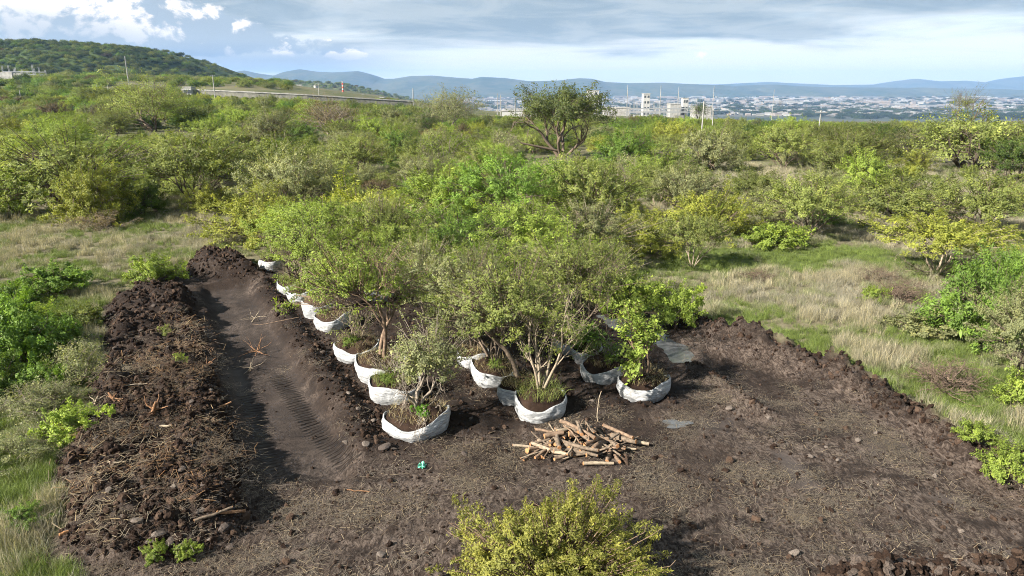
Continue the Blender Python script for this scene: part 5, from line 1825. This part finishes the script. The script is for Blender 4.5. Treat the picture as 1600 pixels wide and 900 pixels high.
def block(px0, px1, ytop, Y, depth_, label, cat='building', floors=3, mat='white_paint', name='building', win=True, foot=0.0):
    a, b = W(px0, ytop, Y), W(px1, ytop, Y)
    z0 = min(hz(a.x, Y), hz(b.x, Y + depth_)) - 1.0
    e = empty(name, ((a.x + b.x) / 2, Y, z0))
    w2, H_ = (b.x - a.x) / 2, a.z - z0
    mb = MB()
    mb.box((-w2, 0, 0), (w2, depth_, H_))
    link('wall', mb.mesh('wall', [M[mat]]), e)
    rb = MB()
    rb.box((-w2 - 0.25, -0.25, H_ + 0.003), (w2 + 0.25, depth_ + 0.25, H_ + 0.5))
    link('roof', rb.mesh('roof', [M['white_conc']]), e)
    if win:
        n = max(2, int(w2 * 2 / 4))
        fh = (H_ - 1) / floors
        wb = MB()
        wb.box((-0.8, -0.06, 0), (0.8, 0.3, fh * 0.4))
        wm = wb.mesh('window', [M['dark_glass']])
        for f in range(floors):
            for i in range(n):
                link('window', wm, e, (-w2 + (i + 0.5) * 2 * w2 / n, 0, 1 + fh * (f + 0.35)))
    tag(e, label, cat)
    return e


block(919, 936, 142, 560, 12, 'tall white block building behind the crown of the lone tree', floors=4)
block(936, 941, 147, 562, 10, 'narrow lower white block attached at the side of the tall white block', floors=3)
block(1006, 1016, 147, 560, 8, 'white framed tower building among the steel frames', floors=4)
block(784, 830, 174, 372, 6, 'long low white wall-like building before the white steel frames', floors=1, win=False)
block(698, 712, 164, 420, 8, 'small white hut at the right side of the grey rounded tree', floors=1)
block(945, 984, 169, 520, 14, 'low white shed between the white block and the steel frames', floors=1, mat='white_conc', win=False)
block(1086, 1112, 168, 560, 14, 'low white shed right of the steel frames', floors=1, mat='white_conc', win=False)
block(1048, 1064, 163, 600, 14, 'white flat-roofed shed above the steel frames', floors=1, mat='white_conc', win=False)
block(1068, 1076, 154, 610, 8, 'small white tower above the sheds beside the steel frames', floors=3)
block(286, 298, 137, 335, 5, 'tiny white gatehouse at the left end of the long pale wall', floors=1)
block(-10, 26, 121, 545, 8, 'pale low control building behind the substation', floors=1, mat='white_conc')
# works below the low green hill
WK = 700
block(463, 471, 133, WK, 3, 'white square billboard panel standing above the works', cat='billboard', floors=1, name='billboard', win=False)
silo = W(493, 132, WK)
z0 = hz(silo.x, WK) - 1
e = empty('silo', (silo.x, WK, z0))
mb = MB()
mb.tube([(0, 0, 0), (0, 0, silo.z - z0 - 1)], [1.9, 1.9], 14)
link('body', mb.mesh('body', [M['white_paint']], False), e)
mb = MB()
mb.tube([(0, 0, silo.z - z0 - 1), (0, 0, silo.z - z0)], [2.0, 0.6], 14)
link('cap', mb.mesh('cap', [M['grey_conc']], False), e)
tag(e, 'white cylindrical silo among the works below the low green hill', 'silo')
ch = W(535, 127, WK)
z0 = hz(ch.x, WK) - 1
e = empty('chimney', (ch.x, WK, z0))
Hc = ch.z - z0
for k in range(7):
    mb = MB()
    mb.tube([(0, 0, Hc * k / 7 + 0.002), (0, 0, Hc * (k + 1) / 7)], [1.1 - 0.07 * k, 1.03 - 0.07 * k], 12)
    link('band', mb.mesh('band', [M['white_paint'] if k % 2 == 0 else M['red_paint']], False), e)
tag(e, 'red and white banded chimney among the works below the low hill', 'chimney')
for i, (a, b, yt, lab) in enumerate([(458, 470, 142, 'white shed below the billboard'), (474, 484, 143.5, 'pale shed between billboard and silo'), (485, 492, 145, 'white shed at the left foot of the silo'), (495, 512, 144, 'long white shed right of the silo'),
                                     (513, 524, 145.5, 'pale shed left of the banded chimney'), (538, 552, 148, 'pale shed right of the banded chimney'), (556, 566, 149, 'small pale house right of the works'), (592, 600, 153, 'lone white house right of the works near the wall')]):
    block(a, b, yt, WK - 20 - 4 * i, 10, lab + ', below the low green hill', floors=1, mat='white_paint' if i % 2 == 0 else 'white_conc', win=False)

# ------------------------------------------------------------------ the city in the valley
rc = np.random.default_rng(12)


def shed_mesh(kind, mw, mr):
    mb = MB()
    if kind == 0:
        mb.box((-.5, -.5, 0), (.5, .5, 1), 0)
        mb.box((-.52, -.52, 1.003), (.52, .52, 1.12), 1)
    elif kind == 1:
        mb.add([(-.5, -.5, 0), (.5, -.5, 0), (.5, .5, 0), (-.5, .5, 0), (-.5, -.5, .8), (.5, -.5, .8), (.5, .5, .8), (-.5, .5, .8)], [(0, 1, 5, 4), (1, 2, 6, 5), (2, 3, 7, 6), (3, 0, 4, 7)], m=0)
        mb.add([(-.52, -.52, .79), (.52, -.52, .79), (.52, .52, .79), (-.52, .52, .79), (-.52, 0, 1.2), (.52, 0, 1.2)], [(0, 1, 5, 4), (2, 3, 4, 5)], [(1, 2, 5), (3, 0, 4)], m=1)
    else:
        mb.box((-.5, -.5, 0), (.5, .5, .8), 0)
        for k in range(4):
            y0 = -.5 + k * .25
            mb.add([(-.5, y0, .803), (.5, y0, .803), (.5, y0 + .245, .803), (-.5, y0 + .245, .803), (-.5, y0 + .02, 1.1), (.5, y0 + .02, 1.1)], [(0, 1, 5, 4), (2, 3, 4, 5)], [(1, 2, 5), (3, 0, 4)], m=1)
    return mb.mesh('city_building', [mw, mr])


M['tan'] = plain('tan_wall', (0.24, 0.205, 0.175), 0.8, 0.15, 0.05)
M['roof_grey'] = plain('grey_roof', (0.17, 0.165, 0.16), 0.8, 0.15, 0.05)
CM = [shed_mesh(k, mw, mr) for k in range(3) for mw, mr in ((M['white_conc'], M['white_conc']), (M['tan'], M['tan']), (M['grey_conc'], M['roof_grey']))]
CZ = [(700, 950, 'behind the lone dark-trunked tree'), (950, 1130, 'behind the steel frames'), (1130, 1290, 'behind the slim brown-trunked tree'), (1290, 1480, 'left of the gnarled skyline tree'), (1480, 1700, 'right of the gnarled skyline tree')]
for i in range(290):
    py = rc.uniform(143, 178) if i % 3 else rc.uniform(146, 166)
    px = rc.uniform(735, 1640) if i % 4 else rc.uniform(1150, 1640)
    if px < 1000:
        py = rc.uniform(144, 166)
    u, v = (px - 800) / FPX, (450 - py) / FPX
    tt = (-118 - CAMZ) / (-SP + v * CP)
    x, y = u * tt, (CP + v * SP) * tt
    if y > 7200:
        y = rc.uniform(5500, 7200)
        x = u * y / (CP + v * SP)
    big = rc.random() < 0.25
    w_ = rc.uniform(55, 170) if big else rc.uniform(12, 50)
    d_ = rc.uniform(30, 80) if big else rc.uniform(10, 35)
    h_ = rc.uniform(8, 14) if big else rc.uniform(5, 16)
    sc_ = 0.55 + y / 9000
    o = link('city_building', CM[rc.integers(0, 9)], None, (x, y, hz(x, y) - 0.5), rc.normal(0, 0.15), (w_ * sc_, d_ * sc_, h_ * sc_))
    zn = [n for a, b, n in CZ if a <= px < b][0]
    far_ = 'far' if y > 4800 else 'nearer'
    lab = ('large white factory shed' if big else 'small pale building') + ' in the %s city %s' % (far_, zn)
    tag(o, lab, 'building', 'city buildings ' + zn)

# the countless smaller roofs and dark trees between them
bp = [proto('city_roof', i, CM[k]) for i, k in enumerate((0, 1, 2, 3, 4, 5))]
n = 5200
py = 141 + 40 * rc.random(n) ** 1.3
px = rc.uniform(700, 1680, n)
u, v = (px - 800) / FPX, (450 - py) / FPX
tt = (-118 - CAMZ) / (-SP + v * CP)
x, y = u * tt, (CP + v * SP) * tt
k = (y < 7400) & (y > 2000) & (fbm(x / 700, y / 700, 15, 3) > 0.42)
x, y = x[k], y[k]
n = len(x)
sz = rc.uniform(10, 42, n)
scatter('town', np.stack([x, y, height(x, y) - 0.5], -1), np.stack([0 * x, 0 * x, rc.normal(0, 0.2, n)], -1), np.stack([sz, sz * rc.uniform(0.5, 1.2, n), rc.uniform(4, 11, n)], -1), rc.integers(0, 6, n), bp,
        'mass of tiny pale roofs of the city across the valley', 'town')
n = 3800
py = 142 + 45 * rc.random(n) ** 1.2
px = rc.uniform(650, 1680, n)
u, v = (px - 800) / FPX, (450 - py) / FPX
tt = (-118 - CAMZ) / (-SP + v * CP)
x, y = u * tt, (CP + v * SP) * tt
k = (y < 7400) & (y > 1900) & (fbm(x / 500, y / 500, 19, 3) > 0.44)
x, y = x[k], y[k]
n = len(x)
sz = rc.uniform(4, 13, n)
scatter('valley_trees', np.stack([x, y, height(x, y) - 0.5], -1), np.stack([0 * x, 0 * x, rc.uniform(0, 6, n)], -1), np.stack([sz, sz, sz * 0.6], -1), rc.integers(0, 5, n), fk,
        'dark trees and hedges between the roofs of the valley city', 'woodland', np.array([(0.05, 0.075, 0.025)] * n) * rc.uniform(0.6, 1.5, (n, 1)))
